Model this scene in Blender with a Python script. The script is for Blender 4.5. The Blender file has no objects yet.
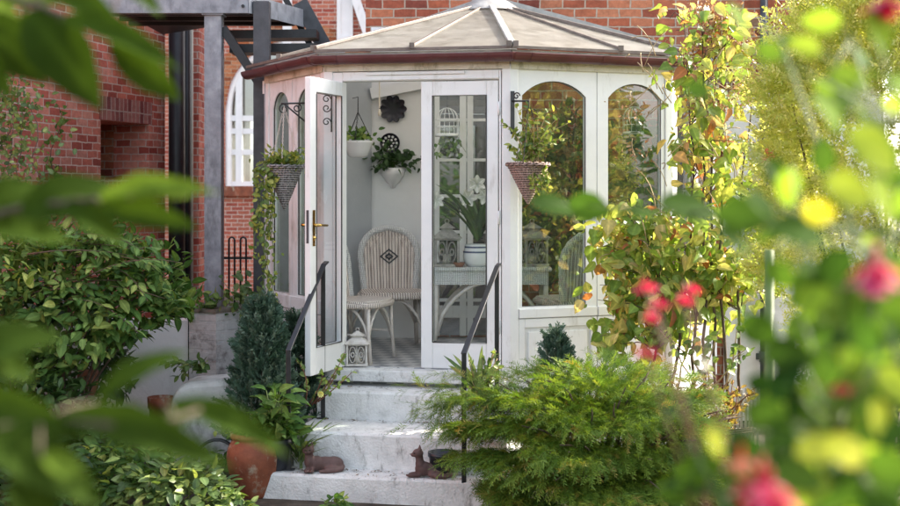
import bpy, bmesh, math, random
import numpy as np
from mathutils import Vector, Matrix

random.seed(7)
RNG = np.random.default_rng(11)
PI = math.pi
SC = bpy.context.scene
COL = SC.collection

# ------------------------------------------------------------------ camera model
F = 1241.0          # focal length in photo pixels (photo is 900 px wide)
EYE = 1.92
VH = 192.0          # row of the horizon
def P(u, v, Y):
    return Vector(((u - 450.0) * Y / F, Y, EYE - (v - VH) * Y / F))

# ------------------------------------------------------------------ node helpers
def new_mat(name):
    m = bpy.data.materials.new(name)
    m.use_nodes = True
    nt = m.node_tree
    for n in list(nt.nodes):
        nt.nodes.remove(n)
    return m, nt
class NT:
    def __init__(s, nt):
        s.nt = nt
    def n(s, typ, **kw):
        nd = s.nt.nodes.new(typ)
        for k, v in kw.items():
            if k.startswith('i_'):
                nd.inputs[k[2:].replace('_', ' ')].default_value = v
            else:
                setattr(nd, k, v)
        return nd
    def l(s, a, b):
        s.nt.links.new(a, b)
def rgb(c):
    return (c[0], c[1], c[2], 1.0)
def ramp(N, stops, fac=None, interp='LINEAR'):
    r = N.n('ShaderNodeValToRGB')
    cr = r.color_ramp
    cr.interpolation = interp
    while len(cr.elements) > 1:
        cr.elements.remove(cr.elements[-1])
    cr.elements[0].position = stops[0][0]
    cr.elements[0].color = rgb(stops[0][1])
    for p, c in stops[1:]:
        e = cr.elements.new(p)
        e.color = rgb(c)
    if fac is not None:
        N.l(fac, r.inputs[0])
    return r
def mixc(N, a, b, fac, blend='MIX'):
    m = N.n('ShaderNodeMix', data_type='RGBA', blend_type=blend)
    for sock, val in ((m.inputs[0], fac), (m.inputs[6], a), (m.inputs[7], b)):
        if hasattr(val, 'is_linked') or hasattr(val, 'links'):
            N.l(val, sock)
        elif isinstance(val, (int, float)):
            sock.default_value = val
        else:
            sock.default_value = rgb(val)
    return m.outputs[2]

def surf(name, stops, scale=6.0, rough=0.6, detail=6, bump=0.0, bscale=40.0, metal=0.0, grime=None, gscale=(2, 2, 2),
         gpos=(0.5, 0.72), spec=0.4, stretch=(1, 1, 1), coat=0.0):
    """generic weathered surface: noise ramp + optional grime layer + bump"""
    m, nt = new_mat(name)
    N = NT(nt)
    tc = N.n('ShaderNodeTexCoord')
    mp = N.n('ShaderNodeMapping')
    mp.inputs['Scale'].default_value = stretch
    N.l(tc.outputs['Object'], mp.inputs[0])
    nz = N.n('ShaderNodeTexNoise', i_Scale=scale, i_Detail=detail, i_Roughness=0.6)
    N.l(mp.outputs[0], nz.inputs['Vector'])
    r = ramp(N, stops, nz.outputs['Fac'])
    col = r.outputs[0]
    if grime is not None:
        mp2 = N.n('ShaderNodeMapping')
        mp2.inputs['Scale'].default_value = gscale
        N.l(tc.outputs['Object'], mp2.inputs[0])
        n2 = N.n('ShaderNodeTexNoise', i_Scale=1.0, i_Detail=8, i_Roughness=0.68)
        N.l(mp2.outputs[0], n2.inputs['Vector'])
        r2 = ramp(N, [(gpos[0], (0, 0, 0)), (gpos[1], (1, 1, 1))], n2.outputs['Fac'])
        col = mixc(N, col, grime, r2.outputs[0])
    b = N.n('ShaderNodeBsdfPrincipled', i_Roughness=rough, i_Metallic=metal)
    b.inputs['Specular IOR Level'].default_value = spec
    b.inputs['Coat Weight'].default_value = coat
    N.l(col, b.inputs['Base Color'])
    if bump > 0:
        n3 = N.n('ShaderNodeTexNoise', i_Scale=bscale, i_Detail=5)
        N.l(mp.outputs[0], n3.inputs['Vector'])
        bp = N.n('ShaderNodeBump', i_Strength=bump, i_Distance=0.01)
        N.l(n3.outputs['Fac'], bp.inputs['Height'])
        N.l(bp.outputs[0], b.inputs['Normal'])
    o = N.n('ShaderNodeOutputMaterial')
    N.l(b.outputs[0], o.inputs[0])
    return m

def brick_mat(name, c1, c2, c3, mortar, bw=0.225, rh=0.075, ms=0.006, offset=0.5, rough=0.85, paint=None, soldier=False):
    m, nt = new_mat(name)
    N = NT(nt)
    uv = N.n('ShaderNodeUVMap')
    bt = N.n('ShaderNodeTexBrick', offset=offset)
    bt.inputs['Scale'].default_value = 1.0
    bt.inputs['Brick Width'].default_value = bw
    bt.inputs['Row Height'].default_value = rh
    bt.inputs['Mortar Size'].default_value = ms
    bt.inputs['Mortar Smooth'].default_value = 0.15
    bt.inputs['Color1'].default_value = (0, 0, 0, 1)
    bt.inputs['Color2'].default_value = (1, 1, 1, 1)
    bt.inputs['Mortar'].default_value = (0.5, 0.5, 0.5, 1)
    nzw = N.n('ShaderNodeTexNoise', i_Scale=9.0, i_Detail=3)
    N.l(uv.outputs[0], nzw.inputs['Vector'])
    wv = N.n('ShaderNodeMix', data_type='RGBA', blend_type='LINEAR_LIGHT')
    wv.inputs[0].default_value = 0.011
    N.l(uv.outputs[0], wv.inputs[6])
    N.l(nzw.outputs['Color'], wv.inputs[7])
    N.l(wv.outputs[2], bt.inputs['Vector'])
    rp = ramp(N, [(0.0, c1), (0.45, c2), (1.0, c3)], bt.outputs['Color'])
    nz = N.n('ShaderNodeTexNoise', i_Scale=22.0, i_Detail=7, i_Roughness=0.7)
    N.l(uv.outputs[0], nz.inputs['Vector'])
    nr = ramp(N, [(0.25, (0.55, 0.55, 0.55)), (0.75, (1.35, 1.35, 1.35))], nz.outputs['Fac'])
    bc = mixc(N, rp.outputs[0], nr.outputs[0], 0.8, 'MULTIPLY')
    nb = N.n('ShaderNodeTexNoise', i_Scale=1.1, i_Detail=6, i_Roughness=0.6)
    N.l(uv.outputs[0], nb.inputs['Vector'])
    nbr = ramp(N, [(0.28, (0.5, 0.47, 0.5)), (0.5, (1.0, 1.0, 1.0)), (0.72, (1.45, 1.42, 1.4))], nb.outputs['Fac'])
    bc = mixc(N, bc, nbr.outputs[0], 0.75, 'MULTIPLY')
    mc = mixc(N, mortar, nr.outputs[0], 0.6, 'MULTIPLY')
    col = mixc(N, bc, mc, bt.outputs['Fac'])
    if paint is not None:
        pn = N.n('ShaderNodeTexNoise', i_Scale=3.2, i_Detail=9, i_Roughness=0.72)
        N.l(uv.outputs[0], pn.inputs['Vector'])
        pr = ramp(N, [(0.33, (0, 0, 0)), (0.45, (1, 1, 1))], pn.outputs['Fac'])
        pc = mixc(N, paint, nr.outputs[0], 0.45, 'MULTIPLY')
        col = mixc(N, mixc(N, (0.2, 0.17, 0.16), nr.outputs[0], 0.6, 'MULTIPLY'), pc, pr.outputs[0])
    b = N.n('ShaderNodeBsdfPrincipled', i_Roughness=rough)
    b.inputs['Specular IOR Level'].default_value = 0.25
    N.l(col, b.inputs['Base Color'])
    hn = N.n('ShaderNodeMath', operation='MULTIPLY_ADD')
    hn.inputs[1].default_value = -1.0
    N.l(bt.outputs['Fac'], hn.inputs[0])
    hm = N.n('ShaderNodeMath', operation='MULTIPLY')
    hm.inputs[1].default_value = 0.6
    N.l(nz.outputs['Fac'], hm.inputs[0])
    N.l(hm.outputs[0], hn.inputs[2])
    bp = N.n('ShaderNodeBump', i_Strength=0.8, i_Distance=0.006)
    N.l(hn.outputs[0], bp.inputs['Height'])
    N.l(bp.outputs[0], b.inputs['Normal'])
    o = N.n('ShaderNodeOutputMaterial')
    N.l(b.outputs[0], o.inputs[0])
    return m

def leaf_mat(name, stops, trans=0.4, tcol=(1.25, 1.2, 0.55), rough=0.42, rim=None, spec=0.4):
    m, nt = new_mat(name)
    N = NT(nt)
    at = N.n('ShaderNodeAttribute', attribute_name='var')
    r = ramp(N, stops, at.outputs['Fac'])
    tc = N.n('ShaderNodeTexCoord')
    nz = N.n('ShaderNodeTexNoise', i_Scale=35.0, i_Detail=4)
    N.l(tc.outputs['Object'], nz.inputs['Vector'])
    nr = ramp(N, [(0.3, (0.75, 0.78, 0.7)), (0.7, (1.2, 1.18, 1.15))], nz.outputs['Fac'])
    col = mixc(N, r.outputs[0], nr.outputs[0], 0.8, 'MULTIPLY')
    rv = N.n('ShaderNodeAttribute', attribute_name='rim')
    vr = ramp(N, [(0.0, (1.45, 1.4, 1.5)), (0.16, (1.0, 1.0, 1.0)), (0.5, (0.96, 0.96, 0.96)), (0.6, (0.82, 0.82, 0.78))], rv.outputs['Fac'])
    col = mixc(N, col, vr.outputs[0], 1.0, 'MULTIPLY')
    if rim is not None:
        ra = N.n('ShaderNodeAttribute', attribute_name='rim')
        ad = N.n('ShaderNodeMath', operation='MULTIPLY_ADD')
        ad.inputs[1].default_value = 0.9
        N.l(nz.outputs['Fac'], ad.inputs[0])
        N.l(ra.outputs['Fac'], ad.inputs[2])
        rr = ramp(N, [(1.12, (0, 0, 0)) if False else (0.98, (0, 0, 0)), (1.0, (1, 1, 1))], None)
        sb = N.n('ShaderNodeMath', operation='SUBTRACT')
        sb.inputs[1].default_value = 0.32
        N.l(ad.outputs[0], sb.inputs[0])
        N.l(sb.outputs[0], rr.inputs[0])
        rr.color_ramp.elements[0].position = 0.72
        rr.color_ramp.elements[1].position = 0.95
        col = mixc(N, col, rim, rr.outputs[0])
    b = N.n('ShaderNodeBsdfPrincipled', i_Roughness=rough)
    b.inputs['Specular IOR Level'].default_value = spec
    N.l(col, b.inputs['Base Color'])
    t = N.n('ShaderNodeBsdfTranslucent')
    tcx = mixc(N, col, tcol, 1.0, 'MULTIPLY')
    N.l(tcx, t.inputs['Color'])
    mx = N.n('ShaderNodeMixShader')
    mx.inputs[0].default_value = trans
    N.l(b.outputs[0], mx.inputs[1])
    N.l(t.outputs[0], mx.inputs[2])
    o = N.n('ShaderNodeOutputMaterial')
    N.l(mx.outputs[0], o.inputs[0])
    return m

def glass_mat(name, tint=(0.9, 0.94, 0.93), ior=1.6, dirt=0.03):
    m, nt = new_mat(name)
    N = NT(nt)
    ge = N.n('ShaderNodeNewGeometry')
    iv = N.n('ShaderNodeMapRange')
    iv.inputs['To Min'].default_value = ior
    iv.inputs['To Max'].default_value = 1.0 / ior
    N.l(ge.outputs['Backfacing'], iv.inputs['Value'])
    fr = N.n('ShaderNodeFresnel')
    N.l(iv.outputs[0], fr.inputs['IOR'])
    tr = N.n('ShaderNodeBsdfTransparent')
    tr.inputs['Color'].default_value = rgb(tint)
    gl = N.n('ShaderNodeBsdfGlossy', i_Roughness=0.0)
    gl.inputs['Color'].default_value = (1, 1, 1, 1)
    tc = N.n('ShaderNodeTexCoord')
    nz = N.n('ShaderNodeTexNoise', i_Scale=1.6, i_Detail=2)
    N.l(tc.outputs['Object'], nz.inputs['Vector'])
    bp = N.n('ShaderNodeBump', i_Strength=0.04, i_Distance=0.05)
    N.l(nz.outputs['Fac'], bp.inputs['Height'])
    N.l(bp.outputs[0], gl.inputs['Normal'])
    mx = N.n('ShaderNodeMixShader')
    N.l(fr.outputs[0], mx.inputs[0])
    N.l(tr.outputs[0], mx.inputs[1])
    N.l(gl.outputs[0], mx.inputs[2])
    df = N.n('ShaderNodeBsdfDiffuse')
    df.inputs['Color'].default_value = (0.5, 0.5, 0.48, 1)
    mx2 = N.n('ShaderNodeMixShader')
    mx2.inputs[0].default_value = dirt
    N.l(mx.outputs[0], mx2.inputs[1])
    N.l(df.outputs[0], mx2.inputs[2])
    o = N.n('ShaderNodeOutputMaterial')
    N.l(mx2.outputs[0], o.inputs[0])
    return m

def poly_roof_mat():
    m, nt = new_mat('polycarbonate')
    N = NT(nt)
    uv = N.n('ShaderNodeTexCoord')
    nz = N.n('ShaderNodeTexNoise', i_Scale=7.0, i_Detail=12, i_Roughness=0.8)
    N.l(uv.outputs['Object'], nz.inputs['Vector'])
    r = ramp(N, [(0.36, (0.11, 0.10, 0.085)), (0.47, (0.31, 0.29, 0.262)), (0.6, (0.42, 0.40, 0.37)), (0.72, (0.55, 0.53, 0.5))], nz.outputs['Fac'])
    nf = N.n('ShaderNodeTexNoise', i_Scale=70.0, i_Detail=6, i_Roughness=0.7)
    N.l(uv.outputs['Object'], nf.inputs['Vector'])
    fr_ = ramp(N, [(0.3, (0.7, 0.7, 0.68)), (0.7, (1.2, 1.2, 1.2))], nf.outputs['Fac'])
    rc = mixc(N, r.outputs[0], fr_.outputs[0], 0.8, 'MULTIPLY')
    b = N.n('ShaderNodeBsdfPrincipled', i_Roughness=0.45)
    N.l(rc, b.inputs['Base Color'])
    t = N.n('ShaderNodeBsdfTranslucent')
    t.inputs['Color'].default_value = (0.95, 0.93, 0.89, 1)
    mx = N.n('ShaderNodeMixShader')
    mx.inputs[0].default_value = 0.62
    N.l(b.outputs[0], mx.inputs[1])
    N.l(t.outputs[0], mx.inputs[2])
    o = N.n('ShaderNodeOutputMaterial')
    N.l(mx.outputs[0], o.inputs[0])
    return m

def wicker_mat(name, c1, c2, sx=60, sz=90, wz=0.3):
    m, nt = new_mat(name)
    N = NT(nt)
    uv = N.n('ShaderNodeUVMap')
    w1 = N.n('ShaderNodeTexWave', wave_type='BANDS', bands_direction='X', i_Scale=sx / 6.28, i_Distortion=0.6)
    w2 = N.n('ShaderNodeTexWave', wave_type='BANDS', bands_direction='Y', i_Scale=sz / 6.28, i_Distortion=0.8)
    N.l(uv.outputs[0], w1.inputs['Vector'])
    N.l(uv.outputs[0], w2.inputs['Vector'])
    ms_ = N.n('ShaderNodeMath', operation='MULTIPLY')
    N.l(w2.outputs['Fac'], ms_.inputs[0]); ms_.inputs[1].default_value = wz
    mu = N.n('ShaderNodeMath', operation='MULTIPLY_ADD')
    N.l(w1.outputs['Fac'], mu.inputs[0]); mu.inputs[1].default_value = 1 - wz
    N.l(ms_.outputs[0], mu.inputs[2])
    nz = N.n('ShaderNodeTexNoise', i_Scale=12.0, i_Detail=4)
    N.l(uv.outputs[0], nz.inputs['Vector'])
    ad = N.n('ShaderNodeMath', operation='MULTIPLY_ADD')
    ad.inputs[1].default_value = 0.5
    N.l(nz.outputs['Fac'], ad.inputs[0])
    N.l(mu.outputs[0], ad.inputs[2])
    r = ramp(N, [(0.38, c1), (0.95, c2)], ad.outputs[0])
    b = N.n('ShaderNodeBsdfPrincipled', i_Roughness=0.65)
    N.l(r.outputs[0], b.inputs['Base Color'])
    bp = N.n('ShaderNodeBump', i_Strength=0.9, i_Distance=0.008)
    N.l(mu.outputs[0], bp.inputs['Height'])
    N.l(bp.outputs[0], b.inputs['Normal'])
    o = N.n('ShaderNodeOutputMaterial')
    N.l(b.outputs[0], o.inputs[0])
    return m

def tile_mat():
    m, nt = new_mat('floor_tiles')
    N = NT(nt)
    uv = N.n('ShaderNodeUVMap')
    mp = N.n('ShaderNodeMapping')
    mp.inputs['Rotation'].default_value = (0, 0, math.radians(34))
    N.l(uv.outputs[0], mp.inputs[0])
    ck = N.n('ShaderNodeTexChecker', i_Scale=1 / 0.1)
    ck.inputs['Color1'].default_value = (0.5, 0.49, 0.48, 1)
    ck.inputs['Color2'].default_value = (0.24, 0.245, 0.26, 1)
    N.l(mp.outputs[0], ck.inputs['Vector'])
    b = N.n('ShaderNodeBsdfPrincipled', i_Roughness=0.35)
    N.l(ck.outputs['Color'], b.inputs['Base Color'])
    o = N.n('ShaderNodeOutputMaterial')
    N.l(b.outputs[0], o.inputs[0])
    return m

M = {}
M['upvc'] = surf('white_frame_paint', [(0.3, (0.70, 0.70, 0.70)), (0.7, (0.79, 0.79, 0.785))], 3.0, 0.42, bump=0.08, bscale=60,
                 grime=(0.36, 0.34, 0.29), gscale=(9, 9, 2.4), gpos=(0.58, 0.86))
M['old_paint'] = surf('weathered_white_paint', [(0.3, (0.64, 0.64, 0.64)), (0.7, (0.77, 0.77, 0.77))], 5.0, 0.6, bump=0.25, bscale=50,
                      grime=(0.30, 0.25, 0.18), gscale=(6, 6, 2.2), gpos=(0.52, 0.8))
M['eaves'] = surf('mossy_eaves_board', [(0.3, (0.50, 0.46, 0.36)), (0.55, (0.62, 0.58, 0.48)), (0.75, (0.70, 0.68, 0.62))], 6.0, 0.7, bump=0.3,
                  grime=(0.16, 0.14, 0.05), gscale=(9, 9, 5), gpos=(0.52, 0.72))
M['gutter'] = surf('plum_gutter_plastic', [(0.3, (0.075, 0.022, 0.024)), (0.7, (0.125, 0.04, 0.042))], 4.0, 0.3, bump=0.05,
                   grime=(0.13, 0.10, 0.08), gscale=(5, 5, 9), gpos=(0.55, 0.85))
M['joint'] = surf('dark_joint', [(0.3, (0.05, 0.047, 0.045)), (0.7, (0.08, 0.075, 0.07))], 6.0, 0.7)
M['roof'] = poly_roof_mat()
M['flash'] = surf('lead_flashing', [(0.3, (0.24, 0.23, 0.215)), (0.7, (0.44, 0.43, 0.41))], 9.0, 0.5, bump=0.3, bscale=30)
M['bar'] = surf('roof_glazing_bar', [(0.3, (0.10, 0.075, 0.062)), (0.7, (0.2, 0.165, 0.14))], 12.0, 0.5)
M['glass'] = glass_mat('window_glass', (0.56, 0.64, 0.585), 2.15)
M['door_glass'] = glass_mat('door_glass', (0.88, 0.92, 0.91), 1.4, 0.04)
M['house_glass'] = glass_mat('house_glass', (0.55, 0.6, 0.6), 2.4)
M['plaster'] = surf('painted_plaster', [(0.3, (0.68, 0.69, 0.70)), (0.7, (0.76, 0.77, 0.775))], 2.0, 0.75, bump=0.1, bscale=25)
M['render'] = surf('white_render', [(0.3, (0.72, 0.70, 0.68)), (0.7, (0.82, 0.80, 0.79))], 2.5, 0.85, bump=0.3, bscale=35,
                   grime=(0.5, 0.47, 0.44), gscale=(2.5, 2.5, 1.0), gpos=(0.55, 0.85))
M['board'] = surf('grey_blue_boarding', [(0.3, (0.36, 0.385, 0.41)), (0.7, (0.43, 0.455, 0.475))], 3.0, 0.6, bump=0.1)
M['tile'] = tile_mat()
M['concrete'] = surf('painted_concrete', [(0.25, (0.54, 0.535, 0.525)), (0.5, (0.67, 0.665, 0.65)), (0.75, (0.75, 0.745, 0.73))], 11.0, 0.9, bump=0.8, bscale=70,
                     grime=(0.11, 0.10, 0.085), gscale=(14, 14, 5.0), gpos=(0.55, 0.73), detail=12)
M['whitewall'] = brick_mat('painted_brick', (0.5, 0.5, 0.5), (0.5, 0.5, 0.5), (0.5, 0.5, 0.5), (0.42, 0.42, 0.42), paint=(0.60, 0.59, 0.58), ms=0.013)
M['coping'] = surf('soil_stained_stone', [(0.3, (0.10, 0.08, 0.06)), (0.7, (0.26, 0.22, 0.18))], 9.0, 0.9, bump=0.5)
M['lowwall'] = surf('mossy_white_masonry', [(0.25, (0.38, 0.38, 0.36)), (0.5, (0.56, 0.55, 0.53)), (0.75, (0.66, 0.65, 0.63))], 6.0, 0.85, bump=0.5, bscale=30,
                    grime=(0.12, 0.125, 0.10), gscale=(5, 5, 3), gpos=(0.5, 0.7))
M['brick_red'] = brick_mat('pink_red_brick', (0.33, 0.068, 0.05), (0.54, 0.15, 0.105), (0.58, 0.25, 0.19), (0.56, 0.43, 0.37), bw=0.17, rh=0.072, ms=0.006)
M['brick_orange'] = brick_mat('orange_brick', (0.22, 0.06, 0.025), (0.36, 0.115, 0.045), (0.46, 0.2, 0.1), (0.42, 0.31, 0.21), ms=0.006)
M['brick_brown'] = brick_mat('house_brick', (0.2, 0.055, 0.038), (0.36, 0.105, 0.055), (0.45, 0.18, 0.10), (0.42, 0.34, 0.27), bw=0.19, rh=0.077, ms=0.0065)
M['brick_far'] = brick_mat('far_brick', (0.30, 0.07, 0.05), (0.40, 0.12, 0.075), (0.46, 0.17, 0.11), (0.55, 0.45, 0.38), ms=0.007)
M['soldier'] = brick_mat('soldier_brick', (0.18, 0.05, 0.05), (0.30, 0.10, 0.09), (0.36, 0.16, 0.14), (0.42, 0.34, 0.3), bw=0.075, rh=0.225, offset=0.0)
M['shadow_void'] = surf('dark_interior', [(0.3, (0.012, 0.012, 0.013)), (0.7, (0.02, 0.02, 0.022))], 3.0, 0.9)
M['steel'] = surf('galvanised_grey_paint', [(0.25, (0.15, 0.16, 0.185)), (0.5, (0.25, 0.265, 0.295)), (0.75, (0.36, 0.38, 0.41))], 9.0, 0.55, bump=0.25, bscale=40,
                  grime=(0.07, 0.075, 0.085), gscale=(8, 8, 3.0), gpos=(0.5, 0.75))
M['blacksteel'] = surf('black_painted_steel', [(0.3, (0.006, 0.006, 0.008)), (0.7, (0.018, 0.018, 0.022))], 8.0, 0.45, bump=0.15)
M['greysteel'] = surf('dark_grey_steel', [(0.3, (0.028, 0.03, 0.036)), (0.7, (0.07, 0.073, 0.083))], 7.0, 0.5, bump=0.15)
M['iron'] = surf('black_iron', [(0.3, (0.010, 0.010, 0.012)), (0.7, (0.024, 0.024, 0.028))], 20.0, 0.3, spec=0.5)
M['cream'] = surf('cream_pipe', [(0.3, (0.5, 0.46, 0.38)), (0.7, (0.6, 0.56, 0.48))], 8.0, 0.5)
M['brass'] = surf('brass', [(0.3, (0.55, 0.36, 0.10)), (0.7, (0.70, 0.50, 0.18))], 10.0, 0.25, metal=1.0)
M['wicker'] = wicker_mat('pinkish_wicker', (0.30, 0.25, 0.22), (0.78, 0.70, 0.64), 100, 150, 0.15)
M['wicker_grey'] = wicker_mat('grey_wicker', (0.40, 0.405, 0.41), (0.80, 0.81, 0.80), 140, 170, 0.4)
M['cane'] = surf('pale_cane', [(0.3, (0.50, 0.45, 0.41)), (0.7, (0.66, 0.61, 0.57))], 14.0, 0.5, bump=0.2)
M['motif'] = surf('dark_wicker', [(0.3, (0.02, 0.022, 0.025)), (0.7, (0.05, 0.055, 0.06))], 40.0, 0.6)
M['basket'] = wicker_mat('dark_basket_willow', (0.012, 0.012, 0.013), (0.34, 0.32, 0.32), 90, 130, 0.6)
M['basket2'] = wicker_mat('brown_basket_willow', (0.06, 0.035, 0.03), (0.42, 0.29, 0.25), 90, 130, 0.6)
M['terracotta'] = surf('old_terracotta', [(0.3, (0.13, 0.038, 0.02)), (0.6, (0.26, 0.08, 0.038)), (0.8, (0.34, 0.125, 0.06))], 6.0, 0.75, bump=0.4,
                       grime=(0.36, 0.30, 0.22), gscale=(11, 11, 8), gpos=(0.55, 0.68))
M['terracotta2'] = surf('wall_terracotta', [(0.3, (0.15, 0.06, 0.035)), (0.7, (0.30, 0.13, 0.08))], 9.0, 0.8, bump=0.3)
M['catclay'] = surf('brown_cat_clay', [(0.3, (0.075, 0.040, 0.036)), (0.7, (0.135, 0.078, 0.07))], 12.0, 0.65, bump=0.15, bscale=80)
M['catdark'] = surf('dark_clay', [(0.3, (0.02, 0.012, 0.012)), (0.7, (0.03, 0.02, 0.02))], 12.0, 0.6)
M['blackpot'] = surf('dark_glazed_pot', [(0.3, (0.012, 0.013, 0.017)), (0.7, (0.03, 0.032, 0.04))], 12.0, 0.35)
M['china'] = surf('white_china', [(0.3, (0.74, 0.74, 0.74)), (0.7, (0.80, 0.80, 0.81))], 4.0, 0.2, coat=0.3)
M['blue'] = surf('blue_band', [(0.3, (0.06, 0.08, 0.16)), (0.7, (0.09, 0.11, 0.2))], 4.0, 0.25)
M['enamel'] = surf('dark_plate_glaze', [(0.3, (0.008, 0.008, 0.014)), (0.7, (0.02, 0.02, 0.03))], 9.0, 0.18)
M['lantern'] = surf('distressed_white_metal', [(0.3, (0.42, 0.38, 0.34)), (0.6, (0.62, 0.59, 0.55)), (0.8, (0.72, 0.7, 0.67))], 20.0, 0.6, bump=0.2)
M['lantern_grey'] = surf('distressed_grey_metal', [(0.3, (0.20, 0.18, 0.165)), (0.6, (0.36, 0.335, 0.31)), (0.8, (0.48, 0.45, 0.43))], 24.0, 0.6, bump=0.2)
M['candle'] = surf('cream_wax', [(0.3, (0.72, 0.68, 0.58)), (0.7, (0.78, 0.75, 0.66))], 5.0, 0.5)
M['cord'] = surf('cream_cord', [(0.3, (0.6, 0.55, 0.45)), (0.7, (0.7, 0.66, 0.56))], 9.0, 0.7)
M['soil'] = surf('dark_garden_soil', [(0.3, (0.03, 0.022, 0.016)), (0.5, (0.065, 0.05, 0.036)), (0.75, (0.12, 0.1, 0.075))], 9.0, 0.95, bump=0.9, bscale=30)
M['bark'] = surf('brown_bark', [(0.3, (0.05, 0.035, 0.025)), (0.7, (0.14, 0.10, 0.07))], 25.0, 0.85, bump=0.5)
M['twig'] = surf('pale_straw_stems', [(0.3, (0.26, 0.18, 0.09)), (0.7, (0.46, 0.36, 0.2))], 18.0, 0.75)
M['greenstem'] = surf('green_stem', [(0.3, (0.07, 0.11, 0.03)), (0.7, (0.13, 0.18, 0.05))], 18.0, 0.6)
M['redstem'] = surf('reddish_stem', [(0.3, (0.12, 0.04, 0.03)), (0.7, (0.22, 0.09, 0.05))], 18.0, 0.6)
M['pale'] = surf('grey_picket_wood', [(0.3, (0.36, 0.34, 0.31)), (0.7, (0.52, 0.50, 0.47))], 18.0, 0.8, bump=0.3)
M['hose'] = surf('dark_hose', [(0.3, (0.02, 0.025, 0.025)), (0.7, (0.04, 0.05, 0.05))], 18.0, 0.5)
M['petal_white'] = surf('white_petal', [(0.3, (0.74, 0.74, 0.70)), (0.7, (0.8, 0.8, 0.77))], 9.0, 0.5)
# foliage
M['lf_shrub'] = leaf_mat('shrub_leaf', [(0, (0.045, 0.11, 0.026)), (0.5, (0.10, 0.195, 0.046)), (0.85, (0.19, 0.29, 0.085)), (1, (0.30, 0.36, 0.10))], 0.38, spec=0.22, rough=0.55)
M['lf_dark'] = leaf_mat('dark_leaf', [(0, (0.022, 0.055, 0.018)), (0.6, (0.045, 0.1, 0.03)), (1, (0.07, 0.13, 0.04))], 0.25)
M['lf_pale'] = leaf_mat('pale_plant_leaf', [(0, (0.07, 0.13, 0.045)), (0.6, (0.13, 0.2, 0.06)), (1, (0.26, 0.32, 0.1))], 0.35)
M['lf_fore'] = leaf_mat('overhang_leaf', [(0, (0.022, 0.042, 0.006)), (0.6, (0.04, 0.075, 0.009)), (1, (0.13, 0.20, 0.028))], 0.36, (1.25, 1.2, 0.55), rough=0.75, spec=0.04)
M['lf_lime'] = leaf_mat('lime_leaf', [(0, (0.022, 0.06, 0.012)), (0.4, (0.085, 0.17, 0.025)), (0.6, (0.2, 0.32, 0.04)), (0.8, (0.40, 0.50, 0.07)), (1, (0.66, 0.60, 0.05))], 0.5, rough=0.7, spec=0.06)
M['lf_climb'] = leaf_mat('climber_leaf', [(0, (0.11, 0.22, 0.04)), (0.4, (0.24, 0.37, 0.075)), (0.68, (0.46, 0.52, 0.14)), (0.86, (0.62, 0.52, 0.22)), (0.93, (0.42, 0.18, 0.07)), (1, (0.26, 0.10, 0.05))],
                         0.55, (1.2, 1.05, 0.6), rim=(0.22, 0.09, 0.035))
M['seed'] = leaf_mat('seed_head', [(0, (0.24, 0.12, 0.055)), (1, (0.44, 0.27, 0.14))], 0.25, (1, 1, 1))
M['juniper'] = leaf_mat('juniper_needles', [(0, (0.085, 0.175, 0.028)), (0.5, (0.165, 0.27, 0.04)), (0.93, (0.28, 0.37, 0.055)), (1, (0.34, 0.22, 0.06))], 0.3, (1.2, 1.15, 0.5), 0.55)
M['juniper_shaded'] = leaf_mat('shaded_needles', [(0, (0.06, 0.13, 0.03)), (1, (0.13, 0.22, 0.045))], 0.25, (1.1, 1.1, 0.6), 0.55)  # darker copy of the needles, shade under the mound put into colour
M['bluecon'] = leaf_mat('blue_conifer', [(0, (0.04, 0.088, 0.056)), (0.7, (0.095, 0.16, 0.115)), (1, (0.2, 0.27, 0.21))], 0.2, (1, 1.1, 0.9), 0.6)
M['yellowbush'] = leaf_mat('yellow_green_leaf', [(0, (0.36, 0.42, 0.08)), (0.5, (0.58, 0.61, 0.17)), (1, (0.78, 0.76, 0.40))], 0.55, (1.15, 1.1, 0.6))
M['ivy'] = leaf_mat('ivy_leaf', [(0, (0.08, 0.14, 0.03)), (0.6, (0.20, 0.27, 0.055)), (1, (0.42, 0.42, 0.1))], 0.35)
M['litter'] = leaf_mat('dry_litter', [(0, (0.05, 0.035, 0.022)), (0.7, (0.16, 0.10, 0.055)), (1, (0.3, 0.2, 0.1))], 0.1)
M['bronze'] = leaf_mat('bronze_leaf', [(0, (0.14, 0.15, 0.035)), (0.5, (0.28, 0.2, 0.06)), (1, (0.42, 0.27, 0.12))], 0.35)
M['lily'] = leaf_mat('white_lily_petal', [(0, (0.72, 0.72, 0.68)), (1, (0.8, 0.8, 0.77))], 0.3, (1, 1, 1))
M['red'] = leaf_mat('fuchsia_red', [(0, (0.42, 0.008, 0.05)), (0.6, (0.62, 0.02, 0.09)), (1, (0.75, 0.1, 0.2))], 0.45, (1.1, 0.9, 0.9))
M['pink'] = leaf_mat('fuchsia_pink', [(0, (0.62, 0.06, 0.25)), (1, (0.8, 0.22, 0.42))], 0.45, (1.1, 1, 1))
M['coral'] = leaf_mat('coral_petal', [(0, (0.75, 0.2, 0.1)), (1, (0.85, 0.38, 0.22))], 0.4, (1.1, 1, 1))

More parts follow.
